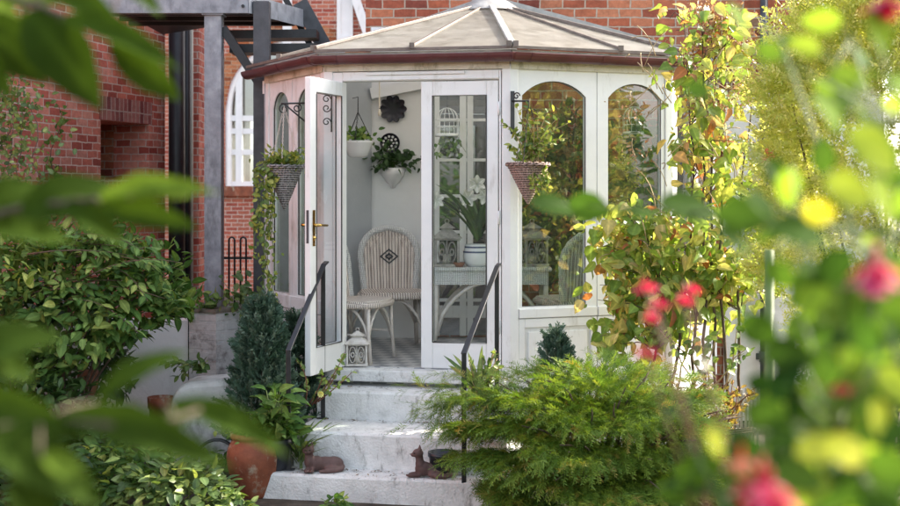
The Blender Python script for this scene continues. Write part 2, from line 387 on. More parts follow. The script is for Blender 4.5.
# ------------------------------------------------------------------ object helpers
def world_loc(o):
    p = Vector((0, 0, 0))
    while o is not None:
        p += o.location
        o = o.parent
    return p
def tag(o, label=None, cat=None, group=None, kind=None):
    if label: o['label'] = label
    if cat: o['category'] = cat
    if group: o['group'] = group
    if kind: o['kind'] = kind
    return o
def thing(name, label, cat, loc=(0, 0, 0), group=None):
    o = bpy.data.objects.new(name, None)
    COL.objects.link(o)
    o.location = loc
    o.empty_display_size = 0.1
    return tag(o, label, cat, group)
def link_mesh(name, me, mat, parent):
    me.materials.append(mat)
    o = bpy.data.objects.new(name, me)
    COL.objects.link(o)
    if parent is not None:
        o.parent = parent
    return o
def kids(o):
    return [c for c in bpy.data.objects if c.parent == o]
def dup(o, loc=None, rz=None, label=None, parent=None, scale=None):
    ch = kids(o)
    c = o.copy()
    COL.objects.link(c)
    if parent is not None: c.parent = parent
    if loc is not None: c.location = loc
    if rz is not None: c.rotation_euler = (0, 0, rz)
    if scale is not None: c.scale = (scale,) * 3
    if label: c['label'] = label
    for k in ch:
        dup(k, parent=c)
    return c

class MB:
    def __init__(s):
        s.v = []; s.f = []
    def add(s, vs, fs):
        b = len(s.v)
        s.v += [tuple(p) for p in vs]
        s.f += [tuple(i + b for i in f) for f in fs]
        return s
    def hexa(s, c):  # 8 corners: bottom 4 ccw, top 4 ccw
        return s.add(c, [(3, 2, 1, 0), (4, 5, 6, 7), (0, 1, 5, 4), (1, 2, 6, 5), (2, 3, 7, 6), (3, 0, 4, 7)])
    def box(s, x0, x1, y0, y1, z0, z1):
        return s.hexa([(x0, y0, z0), (x1, y0, z0), (x1, y1, z0), (x0, y1, z0), (x0, y0, z1), (x1, y0, z1), (x1, y1, z1), (x0, y1, z1)])
    def beam(s, a, b, w, h, up=Vector((0, 0, 1))):
        a = Vector(a); b = Vector(b)
        d = (b - a).normalized()
        sd = d.cross(up)
        if sd.length < 1e-4: sd = d.cross(Vector((0, 1, 0)))
        sd.normalize()
        u = sd.cross(d)
        c = []
        for q in (a, b):
            for sx, sy in ((-1, -1), (1, -1), (1, 1), (-1, 1)):
                c.append(q + sd * (sx * w / 2) + u * (sy * h / 2))
        return s.hexa([c[i] for i in (0, 1, 2, 3, 4, 5, 6, 7)])
    def tube(s, pts, r, n=8, caps=True):
        pts = [Vector(p) for p in pts]
        if not hasattr(r, '__len__'): r = [r] * len(pts)
        rings = []
        nprev = None
        for i, p in enumerate(pts):
            t = (pts[min(i + 1, len(pts) - 1)] - pts[max(i - 1, 0)])
            if t.length < 1e-9: t = Vector((0, 0, 1))
            t.normalize()
            if nprev is None:
                a = Vector((0, 0, 1)) if abs(t.z) < 0.9 else Vector((1, 0, 0))
                nrm = t.cross(a).normalized()
            else:
                nrm = nprev - t * nprev.dot(t)
                if nrm.length < 1e-6: nrm = t.orthogonal()
                nrm.normalize()
            nprev = nrm
            bn = t.cross(nrm)
            rings.append([p + (nrm * math.cos(2 * PI * k / n) + bn * math.sin(2 * PI * k / n)) * r[i] for k in range(n)])
        vs = [q for ring in rings for q in ring]
        fs = []
        for i in range(len(pts) - 1):
            for k in range(n):
                fs.append((i * n + k, i * n + (k + 1) % n, (i + 1) * n + (k + 1) % n, (i + 1) * n + k))
        if caps:
            fs.append(tuple(range(n - 1, -1, -1)))
            fs.append(tuple((len(pts) - 1) * n + k for k in range(n)))
        return s.add(vs, fs)
    def lathe(s, prof, c, n=32, wob=None, half=None):
        c = Vector(c)
        vs = []; fs = []
        m = len(prof)
        a1 = half if half else 2 * PI
        nn = n + 1 if half else n
        for k in range(nn):
            a = a1 * k / n
            for j, (r, z) in enumerate(prof):
                rr = r * (wob(j, a) if wob else 1)
                vs.append(c + Vector((rr * math.cos(a), rr * math.sin(a), z)))
        for k in range(n):
            k2 = (k + 1) if half else (k + 1) % n
            for j in range(m - 1):
                fs.append((k * m + j, k2 * m + j, k2 * m + j + 1, k * m + j + 1))
        return s.add(vs, fs)
    def ell(s, c, r, nu=14, nv=9, rot=None):
        c = Vector(c)
        vs = []; fs = []
        for j in range(nv + 1):
            th = PI * j / nv
            for k in range(nu):
                ph = 2 * PI * k / nu
                q = Vector((r[0] * math.sin(th) * math.cos(ph), r[1] * math.sin(th) * math.sin(ph), r[2] * math.cos(th)))
                if rot is not None: q = rot @ q
                vs.append(c + q)
        for j in range(nv):
            for k in range(nu):
                fs.append((j * nu + k, (j + 1) * nu + k, (j + 1) * nu + (k + 1) % nu, j * nu + (k + 1) % nu))
        return s.add(vs, fs)
    def prism(s, poly, vec):
        n = len(poly)
        vec = Vector(vec)
        a = [Vector(p) for p in poly]
        vs = a + [p + vec for p in a]
        fs = [tuple(range(n)), tuple(range(2 * n - 1, n - 1, -1))]
        for k in range(n):
            fs.append((k, n + k, n + (k + 1) % n, (k + 1) % n))
        return s.add(vs, fs)
    def build(s, name, mat, parent=None, smooth=False, bevel=0.0, remesh=0.0, fixn=True, sub=0):
        off = world_loc(parent) if parent is not None else Vector((0, 0, 0))
        me = bpy.data.meshes.new(name)
        vs = [(p[0] - off.x, p[1] - off.y, p[2] - off.z) for p in s.v]
        me.from_pydata(vs, [], s.f)
        if fixn:
            bm = bmesh.new(); bm.from_mesh(me)
            bmesh.ops.recalc_face_normals(bm, faces=bm.faces)
            bm.to_mesh(me); bm.free()
        me.update()
        # world-metre box UVs
        uvl = me.uv_layers.new(name='UVMap')
        wv = [Vector(p) + off for p in vs]
        for pg in me.polygons:
            n = pg.normal
            if abs(n.z) > 0.75:
                for li in pg.loop_indices:
                    p = wv[me.loops[li].vertex_index]
                    uvl.data[li].uv = (p.x, p.y)
            else:
                t = Vector((-n.y, n.x, 0)).normalized()
                if abs(t.x) > abs(t.y):
                    if t.x < 0: t = -t
                elif t.y < 0: t = -t
                for li in pg.loop_indices:
                    p = wv[me.loops[li].vertex_index]
                    uvl.data[li].uv = (t.dot(p), p.z)
        if smooth:
            for pg in me.polygons: pg.use_smooth = True
        o = link_mesh(name, me, mat, parent)
        if remesh > 0:
            md = o.modifiers.new('Remesh', 'REMESH'); md.mode = 'VOXEL'; md.voxel_size = remesh; md.use_smooth_shade = True
            ms = o.modifiers.new('Smooth', 'SMOOTH'); ms.iterations = 4; ms.factor = 0.5
        if sub:
            md = o.modifiers.new('Sub', 'SUBSURF'); md.levels = sub; md.render_levels = sub
        if bevel > 0:
            md = o.modifiers.new('Bevel', 'BEVEL'); md.width = bevel; md.segments = 2; md.limit_method = 'ANGLE'; md.angle_limit = math.radians(40)
        return o

class Fac:
    """vertical plane from A to B; s along, o outward (towards camera side), z up"""
    def __init__(s, A, B):
        s.A = Vector((A[0], A[1], 0)); s.B = Vector((B[0], B[1], 0))
        s.L = (s.B - s.A).length
        s.e = (s.B - s.A) / s.L
        s.n = Vector((s.e.y, -s.e.x, 0))
    def p(s, a, o, z):
        q = s.A + s.e * a + s.n * o
        return Vector((q.x, q.y, z))
    def box(s, mb, a0, a1, o0, o1, z0, z1):
        return mb.hexa([s.p(a0, o1, z0), s.p(a1, o1, z0), s.p(a1, o0, z0), s.p(a0, o0, z0), s.p(a0, o1, z1), s.p(a1, o1, z1), s.p(a1, o0, z1), s.p(a0, o0, z1)])
    def arched(s, mb, a0, a1, z0, z1, w0, w1, wz, spring, crown, o0, o1, n=14):
        c = (w0 + w1) / 2; hw = (w1 - w0) / 2; rise = crown - spring
        R = (hw * hw + rise * rise) / (2 * rise)
        def az(x): return crown - (R - math.sqrt(max(0, R * R - (x - c) ** 2)))
        xs = [w0 + (w1 - w0) * k / n for k in range(n + 1)]
        for o, flip in ((o1, False), (o0, True)):
            vs = [s.p(a0, o, z0), s.p(a1, o, z0), s.p(a1, o, z1), s.p(a0, o, z1)]
            vs += [s.p(w0, o, wz), s.p(w1, o, wz)]
            nb = len(vs)
            vs += [s.p(x, o, az(x)) for x in xs] + [s.p(x, o, z1) for x in xs]
            fs = [(0, 1, 5, 4)]
            fs += [(0, 4, nb, nb + n + 1, 3), (1, 2, nb + 2 * n + 1, nb + n, 5)]
            for k in range(n):
                fs.append((nb + k, nb + k + 1, nb + n + 2 + k, nb + n + 1 + k))
            if flip: fs = [tuple(reversed(f)) for f in fs]
            mb.add(vs, fs)
        ring = [(w0, wz)] + [(x, az(x)) for x in xs] + [(w1, wz)]
        vs = [s.p(x, o1, z) for x, z in ring] + [s.p(x, o0, z) for x, z in ring]
        m = len(ring)
        mb.add(vs, [(k, (k + 1) % m, m + (k + 1) % m, m + k) for k in range(m)])
        out = [(a0, z0), (a1, z0), (a1, z1), (a0, z1)]
        vs = [s.p(x, o1, z) for x, z in out] + [s.p(x, o0, z) for x, z in out]
        mb.add(vs, [(k, 4 + k, 4 + (k + 1) % 4, (k + 1) % 4) for k in range(4)])
        return az
    def pane(s, mb, w0, w1, wz, az, o, n=14):
        xs = [w0 + (w1 - w0) * k / n for k in range(n + 1)]
        poly = [s.p(w0, o, wz), s.p(w1, o, wz)] + [s.p(x, o, az(x) if callable(az) else az) for x in reversed(xs)]
        mb.add(poly, [tuple(range(len(poly)))])

# ------------------------------------------------------------------ foliage instancing (numpy)
def unit(a):
    a = np.asarray(a, float)
    return a / np.maximum(np.linalg.norm(a, axis=-1, keepdims=True), 1e-9)
def leaf_tpl(prof, fold=0.12, droop=0.18, wave=0.0):
    """prof: list of (t, halfwidth as fraction of length). first & last are single points"""
    vs = []; fs = []; rim = []
    rows = []
    for i, (t, w) in enumerate(prof):
        z = -droop * t * t
        if w <= 0:
            rows.append([len(vs)]); vs.append((0, t, z)); rim.append(0.55 if i else 0.3)
        else:
            k = len(vs)
            wz = wave * (1 if i % 2 else -1)
            vs += [(-w, t, z + fold * w * 2 + wz), (0, t, z), (w, t, z + fold * w * 2 - wz)]
            rim += [0.6, 0.0, 0.6]
            rows.append([k, k + 1, k + 2])
    for a, b in zip(rows[:-1], rows[1:]):
        if len(a) == 1 and len(b) == 3: fs += [(a[0], b[1], b[0]), (a[0], b[2], b[1])]
        elif len(a) == 3 and len(b) == 3: fs += [(a[0], a[1], b[1], b[0]), (a[1], a[2], b[2], b[1])]
        else: fs += [(a[0], a[1], b[0]), (a[1], a[2], b[0])]
    return np.array(vs, float), fs, np.array(rim, float)
LANCE = leaf_tpl([(0, 0), (.12, .09), (.32, .19), (.55, .2), (.78, .12), (1, 0)])
OVAL = leaf_tpl([(0, 0), (.1, .17), (.32, .31), (.58, .3), (.82, .17), (1, 0)])
HEART = leaf_tpl([(0, 0), (.02, .2), (.16, .4), (.42, .42), (.7, .24), (.88, .09), (1, 0)], 0.14, 0.3, 0.02)
BROAD = leaf_tpl([(0, 0), (.06, .1), (.2, .22), (.4, .28), (.6, .255), (.8, .15), (.92, .06), (1, 0)], 0.22, 0.28, 0.012)
STRAP = leaf_tpl([(0, 0), (.05, .022), (.3, .032), (.6, .03), (.85, .018), (1, 0)], 0.3, 0.5)
IVY = leaf_tpl([(0, 0), (.05, .25), (.2, .42), (.38, .26), (.55, .24), (.8, .1), (1, 0)], 0.1, 0.15)
SMALL = leaf_tpl([(0, 0), (.3, .24), (.65, .2), (1, 0)], 0.1, 0.1)
PETAL = leaf_tpl([(0, 0), (.25, .2), (.6, .26), (.88, .14), (1, 0)], 0.25, -0.25)
def spray_tpl(seed, nb=17, ang=40, blade=0.34, width=0.018, droop=0.30):
    r = random.Random(seed)
    vs = []; fs = []
    def blade_(x0, y0, z0, dx, dy, dz, L, w):
        b = len(vs)
        px, py = -dy, dx
        ln = math.hypot(px, py) or 1
        px, py = px / ln * w, py / ln * w
        vs.extend([(x0, y0, z0), (x0 + dx * L * .5 + px, y0 + dy * L * .5 + py, z0 + dz * L * .45 + w * .6), (x0 + dx * L, y0 + dy * L, z0 + dz * L), (x0 + dx * L * .5 - px, y0 + dy * L * .5 - py, z0 + dz * L * .45 - w * .3)])
        fs.append((b, b + 1, b + 2, b + 3))
    for i in range(nb):
        t = 0.05 + 0.9 * i / nb
        sd = 1 if i % 2 else -1
        a = math.radians(ang + r.uniform(-14, 14))
        L = blade * (1 - 0.72 * t) * r.uniform(.7, 1.2) + 0.07
        z = -droop * t * t
        blade_(0, t, z, sd * math.sin(a), math.cos(a), r.uniform(-.45, .3), L, width)
        if i % 3 == 0:
            blade_(0, t, z, sd * .2, .8, r.uniform(.2, .6), L * .7, width)
    # axis
    for i in range(4):
        t0, t1 = i / 4, (i + 1) / 4
        b = len(vs)
        vs.extend([(-.012, t0, -droop * t0 * t0), (.012, t0, -droop * t0 * t0), (.008, t1, -droop * t1 * t1), (-.008, t1, -droop * t1 * t1)])
        fs.append((b, b + 1, b + 2, b + 3))
    return np.array(vs, float), fs, np.full(len(vs), 0.4)
SPRAYS = [spray_tpl(k) for k in range(5)]
CONSPRAY = [spray_tpl(20 + k, 13, 30, 0.42, 0.045, -0.1) for k in range(4)]
def twig_tpl(seed, n=11, leaf=0.24, w=0.36):
    r = random.Random(seed)
    vs = []; fs = []
    for i in range(n):
        t = 0.12 + 0.88 * i / n
        sd = 1 if i % 2 else -1
        a = math.radians(r.uniform(25, 70))
        L = leaf * r.uniform(.7, 1.2)
        d = Vector((sd * math.sin(a), math.cos(a), r.uniform(-.5, .5))).normalized()
        sdv = d.cross(Vector((r.uniform(-.5, .5), r.uniform(-.5, .5), 1))).normalized() * (L * w / 2)
        p = Vector((0, t, 0))
        b = len(vs)
        q = d * L
        vs.extend([tuple(p), tuple(p + q * .5 + sdv), tuple(p + q), tuple(p + q * .5 - sdv)])
        fs.append((b, b + 1, b + 2, b + 3))
    b = len(vs)
    vs.extend([(-.01, 0, 0), (.01, 0, 0), (.004, 1, 0), (-.004, 1, 0)])
    fs.append((b, b + 1, b + 2, b + 3))
    return np.array(vs, float), fs, np.full(len(vs), 0.4)
TWIGS = [twig_tpl(40 + k) for k in range(5)]

class Fol:
    def __init__(s):
        s.V = []; s.var = []; s.rim = []; s.loops = []; s.starts = []; s.nv = 0; s.nl = 0
    def add(s, tpl, Pn, D, Nn, L, W=None, var=None):
        tv, tf, trim = tpl
        Pn = np.asarray(Pn, float).reshape(-1, 3)
        n = len(Pn)
        if n == 0: return s
        D = unit(np.broadcast_to(np.asarray(D, float), (n, 3)))
        Nn = np.broadcast_to(np.asarray(Nn, float), (n, 3))
        S = np.cross(D, Nn)
        bad = np.linalg.norm(S, axis=1) < 1e-4
        if bad.any(): S[bad] = np.cross(D[bad], np.array([0.31, 0.52, 0.79]))
        S = unit(S)
        U = np.cross(S, D)
        L = np.broadcast_to(np.asarray(L, float), (n,))
        W = L if W is None else np.broadcast_to(np.asarray(W, float), (n,))
        if var is None: var = RNG.random(n)
        var = np.broadcast_to(np.asarray(var, float), (n,))
        k = len(tv)
        V = Pn[:, None, :] + (tv[None, :, 0:1] * W[:, None, None]) * S[:, None, :] + (tv[None, :, 1:2] * L[:, None, None]) * D[:, None, :] + (tv[None, :, 2:3] * L[:, None, None]) * U[:, None, :]
        s.V.append(V.reshape(-1, 3))
        s.var.append(np.repeat(var, k)); s.rim.append(np.tile(trim, n))
        fl = np.concatenate([np.array(f) for f in tf])
        ln = np.array([len(f) for f in tf])
        st = np.concatenate([[0], np.cumsum(ln)[:-1]])
        base = s.nv + np.arange(n) * k
        s.loops.append((base[:, None] + fl[None, :]).ravel())
        s.starts.append((s.nl + np.arange(n)[:, None] * len(fl) + st[None, :]).ravel())
        s.nv += n * k; s.nl += n * len(fl)
        return s
    def build(s, name, mat, parent=None):
        off = np.array(world_loc(parent)) if parent is not None else np.zeros(3)
        me = bpy.data.meshes.new(name)
        V = np.concatenate(s.V) - off
        lp = np.concatenate(s.loops).astype(np.int32)
        st = np.concatenate(s.starts).astype(np.int32)
        me.vertices.add(len(V)); me.vertices.foreach_set('co', V.astype(np.float32).ravel())
        me.loops.add(len(lp)); me.loops.foreach_set('vertex_index', lp)
        me.polygons.add(len(st)); me.polygons.foreach_set('loop_start', st)
        me.update(calc_edges=True)
        me.polygons.foreach_set('use_smooth', np.ones(len(st), dtype=bool))
        for nm, arr in (('var', s.var), ('rim', s.rim)):
            at = me.attributes.new(nm, 'FLOAT', 'POINT')
            at.data.foreach_set('value', np.concatenate(arr).astype(np.float32))
        me.validate()
        return link_mesh(name, me, mat, parent)

def rvec(n):
    return unit(RNG.normal(size=(n, 3)))
def shell(n, c, r, inner=0.75, up=-0.3, front=None):
    """random points in the outer shell of an ellipsoid and their outward directions"""
    out = []; 
    d = rvec(n * 3)
    d = d[d[:, 2] > up]
    if front is not None: d = d[d[:, 1] < front]
    d = d[:n]
    rad = inner + (1 - inner) * RNG.random(len(d)) ** 0.6
    lump = 1 + 0.1 * np.sin(d[:, 0] * 9 + c[0] * 5) * np.cos(d[:, 2] * 8) + 0.08 * np.sin(d[:, 1] * 13 + 1) + 0.07 * np.sin(d[:, 2] * 17 + d[:, 0] * 11)
    Pp = np.array(c) + d * np.array(r) * (rad * lump)[:, None]
    nrm = unit(d / np.array(r))
    return Pp, nrm
def curve(a, b, sag=(0, 0, 0), n=8, jit=0.0):
    a = Vector(a); b = Vector(b); sag = Vector(sag)
    out = []
    for i in range(n + 1):
        t = i / n
        p = a.lerp(b, t) + sag * (4 * t * (1 - t))
        if 0 < i < n and jit: p += Vector((random.uniform(-jit, jit), random.uniform(-jit, jit), random.uniform(-jit, jit)))
        out.append(p)
    return out
def taper(r0, r1, n):
    return [r0 + (r1 - r0) * i / (n - 1) for i in range(n)]

# ================================================================== ground and buildings
g = MB()
NGX, NGY = 60, 60
vs = []; fs = []
for j in range(NGY + 1):
    for i in range(NGX + 1):
        x = -30 + 60 * i / NGX; y = -25 + 70 * j / NGY
        vs.append((x, y, 0.0))
for j in range(NGY):
    for i in range(NGX):
        a = j * (NGX + 1) + i
        fs.append((a, a + 1, a + NGX + 2, a + NGX + 1))
g.add(vs, fs)
tag(g.build('ground', M['soil']), kind='structure', label='dark damp garden soil between the planting')

# --- side wing of the house (left) with bricked recess
wing = thing('brick_wing', 'long pink red brick side wall of the house with a small dark recess', 'building', (-4.0, 9.5, 0))
W = Fac((-4.63, 7.04), (-2.94, 12.8))
mb = MB()
r0, r1, rz0, rz1 = 4.80, 5.68, 2.04, 2.60
W.box(mb, -3.0, r0, -.4, 0, 0, 4.3)
W.box(mb, r1, W.L, -.4, 0, 0, 4.3)
W.box(mb, r0, r1, -.4, 0, 0, rz0)
W.box(mb, r0, r1, -.4, 0, rz1, 4.3)
mb.build('wall', M['brick_red'], wing)
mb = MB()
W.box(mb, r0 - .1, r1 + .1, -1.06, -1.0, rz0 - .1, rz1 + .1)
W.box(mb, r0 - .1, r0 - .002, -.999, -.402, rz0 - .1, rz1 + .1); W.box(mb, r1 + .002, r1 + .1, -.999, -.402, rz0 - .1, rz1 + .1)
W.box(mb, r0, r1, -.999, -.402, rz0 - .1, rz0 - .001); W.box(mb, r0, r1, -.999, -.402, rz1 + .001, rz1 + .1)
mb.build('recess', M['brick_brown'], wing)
mb = MB(); W.box(mb, r0 - .02, r1 + .06, -.1, .004, rz1 + .003, rz1 + .225); mb.build('lintel', M['soldier'], wing)
mb = MB(); W.box(mb, r0 - .015, r1 + .03, -.33, .025, rz0 - .05, rz0 - .002); mb.build('sill', M['soldier'], wing)
mb = MB()
c = P(193.5, 192, 13.0); mb.box(P(170, 0, 12.95).x, P(199, 0, 12.95).x, 12.95, 13.3, 0, 4.3)
mb.build('pier', M['brick_red'], wing)

def downpipe(name, label, u, Y, r, mat, z0, z1, n=14):
    t = thing(name, label, 'drainpipe', (P(u, 0, Y).x, Y, 0))
    x = P(u, 0, Y).x
    m = MB(); m.tube([(x, Y, z0), (x, Y, z1)], r, n); m.build('pipe', mat, t, True)
    for z in (z0 + .5, z0 + 4.0):
        if z < z1:
            m = MB()
            m.tube([(x, Y, z), (x, Y, z + .09)], r * 1.22, n)
            m.box(x - r * 1.9, x + r * 1.9, Y + r * .2, Y + r * 1.0, z + .02, z + .07)
            m.build('pipe_collar', mat, t, True)
    return t
downpipe('drainpipe', 'thick black drainpipe filling the shadow band at the inner end of the pink brick wall', 177, 12.72, .085, M['blacksteel'], 0, 4.3)  # black pipe stands in for the shaded band in this corner
downpipe('drainpipe', 'slim black drainpipe right of the thick one, filling the same shadow band', 186.5, 12.80, .045, M['blacksteel'], 0, 4.3)
downpipe('drainpipe', 'thin cream pipe in the dark corner behind the grey post', 192.0, 12.85, .014, M['cream'], 0, 4.3)

# --- neighbour house seen behind the steel landing
nb = thing('neighbour_house', 'orange brick house behind the yard with a large arched white window', 'building', (-2.8, 23.2, 0))
YF = 23.0
NF = Fac((-7.5, YF), (3.0, YF))
acx = P(296, 0, YF).x + 7.5
mb = MB()
z_sill = P(0, 186, YF).z; z_sp = P(0, 110, YF).z; rr_ = 71 * YF / F
NF.arched(mb, 0, 10.5, 0, 7, acx - rr_, acx + rr_, z_sill, z_sp, z_sp + rr_ - .001, -.3, 0, 28)
mb.build('wall', M['brick_far'], nb)
mb = MB()
N_ = 36
for k in range(N_):
    a0 = PI * k / N_; a1 = PI * (k + 1) / N_ - .004
    for (ra, rb) in ((rr_ + .002, rr_ + .33),):
        q = []
        for a, r in ((a0, ra), (a1, ra), (a1, rb), (a0, rb)):
            q.append(Vector((P(296, 0, YF).x + r * math.cos(a), YF - .015, z_sp + r * math.sin(a))))
        mb.prism(q, (0, .02, 0))
mb.build('arch_ring', M['brick_orange'], nb)
win = MB()
cx = P(296, 0, YF).x
pts = [(cx - rr_ + .05, YF + .08, z_sill)] + [(cx + (rr_ - .05) * math.cos(PI - PI * k / 24), YF + .08, z_sp + (rr_ - .05) * math.sin(PI - PI * k / 24)) for k in range(25)] + [(cx + rr_ - .05, YF + .08, z_sill)]
win.tube(pts, .07, 8)
for u, w in ((238.5, .12), (262, .08), (296, .12), (330, .1)):
    x = P(u, 0, YF).x
    dx = abs(x - cx)
    win.box(x - w / 2, x + w / 2, YF + .03, YF + .13, z_sill, z_sp + math.sqrt(max(.01, (rr_ - .06) ** 2 - dx * dx)))
for v in (118, 131, 152, 184):
    z = P(0, v, YF).z
    win.box(cx - rr_ + .06, cx + rr_ - .06, YF + .05, YF + .12, z - .05, z + .05)
wo = win.build('window', M['upvc'], nb)
pn = MB(); NF.pane(pn, acx - rr_, acx + rr_, z_sill, lambda x: z_sp + math.sqrt(max(0, rr_ ** 2 - (x - acx) ** 2)), -.2, 24)
pn.build('pane', M['house_glass'], wo)
bl = MB()  # pale boards behind the glass imitate a bright sky reflection
bl.box(cx - 1.25, cx + 1.25, YF + .34, YF + .36, P(0, 118, YF).z, z_sp + 1.3)
bl.box(cx - 1.25, cx - .9, YF + .34, YF + .36, z_sill, P(0, 118, YF).z)
bl.build('sky_reflection', M['cream'], nb)
mb = MB(); mb.box(cx - rr_ - .15, cx + rr_ + .15, YF - .12, YF + .1, P(0, 196, YF).z, z_sill - .002); mb.build('sill', M['terracotta'], nb)
mb = MB()
x0, x1 = P(337, 0, YF).x, P(353, 0, YF).x
for a, b in ((x0, x0 + .07), (x1 - .07, x1)):
    mb.box(a, b, YF - .05, YF + .02, P(0, 36, YF).z, 6.9)
mb.box(x0, x1, YF - .06, YF + .02, P(0, 40, YF).z, P(0, 36, YF).z)
mb.box(x0 + .07, x1 - .07, YF - .03, YF + .02, P(0, 36, YF).z, 6.9)
mb.build('upper_window', M['upvc'], nb)
mb = MB(); mb.beam(P(352, -12, YF - .1), P(369, 38, YF - .1), .14, .16); mb.build('verge_board', M['upvc'], nb)
mb = MB(); mb.box(P(283, 0, YF).x, P(292, 0, YF).x, YF - .06, YF + .02, P(0, 60, YF).z, 6.9); mb.build('window_post', M['upvc'], nb)

# --- main house: brown brick gable end behind the conservatory
house = thing('brick_house', 'orange brown brick house wall above the conservatory, white rendered below', 'building', (1.5, 10.6, 0))
HY = 10.45
mb = MB(); mb.box(-.71, 3.6, HY, HY + 5, 0, 3.75)
mb.build('wall', M['brick_brown'], house)
mb = MB(); mb.box(-.70, 1.6, 11.2, HY + 4.9, 3.752, 7.2); mb.build('sun_blocker', M['brick_brown'], house)  # unseen block added to keep the sun off the brick wing
mb = MB(); mb.box(2.3, 3.62, HY - .03, HY - .003, 0, 2.75); mb.build('render', M['render'], house)
mb = MB(); mb.beam((2.85, HY - .08, 3.15), (3.7, HY - .08, 4.1), .12, .16); mb.build('barge_board', M['upvc'], house)
# french window of the house inside the conservatory
mb = MB()
YW = HY - .075
xa, xb = P(436, 0, YW).x, P(506, 0, YW).x
zt, zb = P(0, 84, YW).z, .72
xs = [xa, P(466.5, 0, YW).x, xb]
for x, w in ((xs[0], .06), (xs[1] - .03, .055), (xs[1] + .03, .05), (xs[2], .06)):
    mb.box(x - w / 2, x + w / 2, YW - .035, YW + .03, zb, zt)
for z in (zb + .2, zt - .03):
    mb.box(xa, xb, YW - .03, YW + .028, z - .05, z + .05)
for v in (120, 160, 196, 232, 268, 300):
    z = P(0, v, YW).z
    mb.box(xa, xb, YW - .018, YW + .02, z - .013, z + .013)
fw = mb.build('french_window', M['upvc'], house, bevel=.004)
mb = MB(); mb.add([(xa, YW + .012, zb), (xb, YW + .012, zb), (xb, YW + .012, zt), (xa, YW + .012, zt)], [(0, 1, 2, 3)]); mb.build('pane', M['house_glass'], fw, fixn=False)
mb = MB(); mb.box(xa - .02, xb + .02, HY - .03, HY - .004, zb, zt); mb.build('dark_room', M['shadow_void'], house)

# ================================================================== conservatory
cons = thing('conservatory', 'white octagonal garden conservatory with arched windows and open double doors', 'conservatory', (0, 9.3, 0))
LL = Vector((-1.43, 9.68, 0)); L_ = Vector((-.88, 8.74, 0)); N0 = Vector((.411, 8.5, 0)); R_ = Vector((1.598, 8.951, 0)); RR = Vector((2.2, 10.24, 0))
BACKL = Vector((-.69, 10.40, 0))
ZF = 0.70; ZE = 2.80
FL, FD, FR, F3 = Fac(LL, L_), Fac(L_, N0), Fac(N0, R_), Fac(R_, RR)
FB = Fac(BACKL, LL)
# floor slab and plinth
poly = [LL, L_, N0, R_, RR, Vector((2.2, 10.42, 0)), Vector((-.69, 10.42, 0))]
mb = MB(); mb.prism([(p.x, p.y, ZF - .12) for p in poly], (0, 0, .12)); mb.build('floor', M['tile'], cons)
mb = MB()
for f in (FL, FD, FR, F3):
    f.box(mb, 0, f.L, -.2, -.01, 0, ZF - .122)
mb.build('plinth', M['render'], cons)
# corner posts
for p, f1, f2 in ((L_, FL, FD), (N0, FD, FR), (R_, FR, F3)):
    o = .012
    pts = [f1.p(f1.L - .055, o, 0), p + (f1.n + f2.n).normalized() * (o * 1.05), f2.p(.06, o, 0), f2.p(.06, -.07, 0), p - (f1.n + f2.n).normalized() * .08, f1.p(f1.L - .055, -.07, 0)]
    mb = MB(); mb.prism([(q.x, q.y, .45) for q in pts], (0, 0, ZE - .45)); mb.build('corner_post', M['upvc'], cons, bevel=.006)
mb = MB()
pts = [FL.p(.0, .012, 0), FL.p(.06, .012, 0), FL.p(.06, -.07, 0), FL.p(0, -.07, 0)]
mb.prism([(q.x, q.y, .45) for q in pts], (0, 0, ZE - .45))
mb.build('corner_post', M['upvc'], cons, bevel=.006)

def window_unit(F_, a0, a1, w0, w1, wz=1.13, spring=2.585, crown=2.69, mat='upvc', zt=ZE - .02):
    m = MB()
    az = F_.arched(m, a0, a1, 1.055, zt, w0, w1, wz, spring, crown, -.05, 0)
    # projecting sill rail and bead
    F_.box(m, a0 + .002, a1 - .002, -.04, .016, 1.052, wz - .014)
    o = m.build('window', M[mat], cons, bevel=.004)
    b = MB()
    n = 16
    xs = [w0 + (w1 - w0) * k / n for k in range(n + 1)]
    ring = [(w0, wz)] + [(x, az(x)) for x in xs] + [(w1, wz)]
    b.tube([F_.p(x, -.012, z) for x, z in ring + [ring[0]]], .0055, 6)
    b.build('glazing_bead', M['joint'], o, True)
    q = MB(); F_.pane(q, w0, w1, wz, az, -.028); q.build('pane', M['glass'], o, fixn=False)
    # lower panel
    p = MB()
    F_.box(p, a0, a1, -.05, -.006, .42, 1.049)
    for (s0, s1, z0, z1) in ((a0, a0 + .045, .42, 1.046), (a1 - .045, a1, .42, 1.046), (a0 + .046, a1 - .046, .985, 1.046), (a0 + .046, a1 - .046, .42, .68)):
        F_.box(p, s0, s1, -.004, .008, z0, z1)
    F_.box(p, a0 + .075, a1 - .075, -.004, .003, .71, .955)
    p.build('lower_panel', M[mat], cons, bevel=.005)
window_unit(FR, .062, .664, .075 + .015, .581)
window_unit(FR, .670, FR.L - .06, .755, 1.185)
window_unit(F3, .062, .70, .15, .62)
window_unit(F3, .706, F3.L - .02, .79, 1.28)
window_unit(FL, .062, .50, .13, .44, 1.16, 2.56, 2.68, 'old_paint')
window_unit(FL, .506, FL.L - .06, .60, .95, 1.16, 2.56, 2.68, 'old_paint')
# (left facet is ~1.09 m long: two narrow arched windows)
# eaves board over all facets
mb = MB()
for f in (FL, FD, FR, F3):
    f.box(mb, -.0, f.L, -.045, .02, ZE - .035, ZE + .04)
mb.build('eaves_board', M['eaves'], cons)
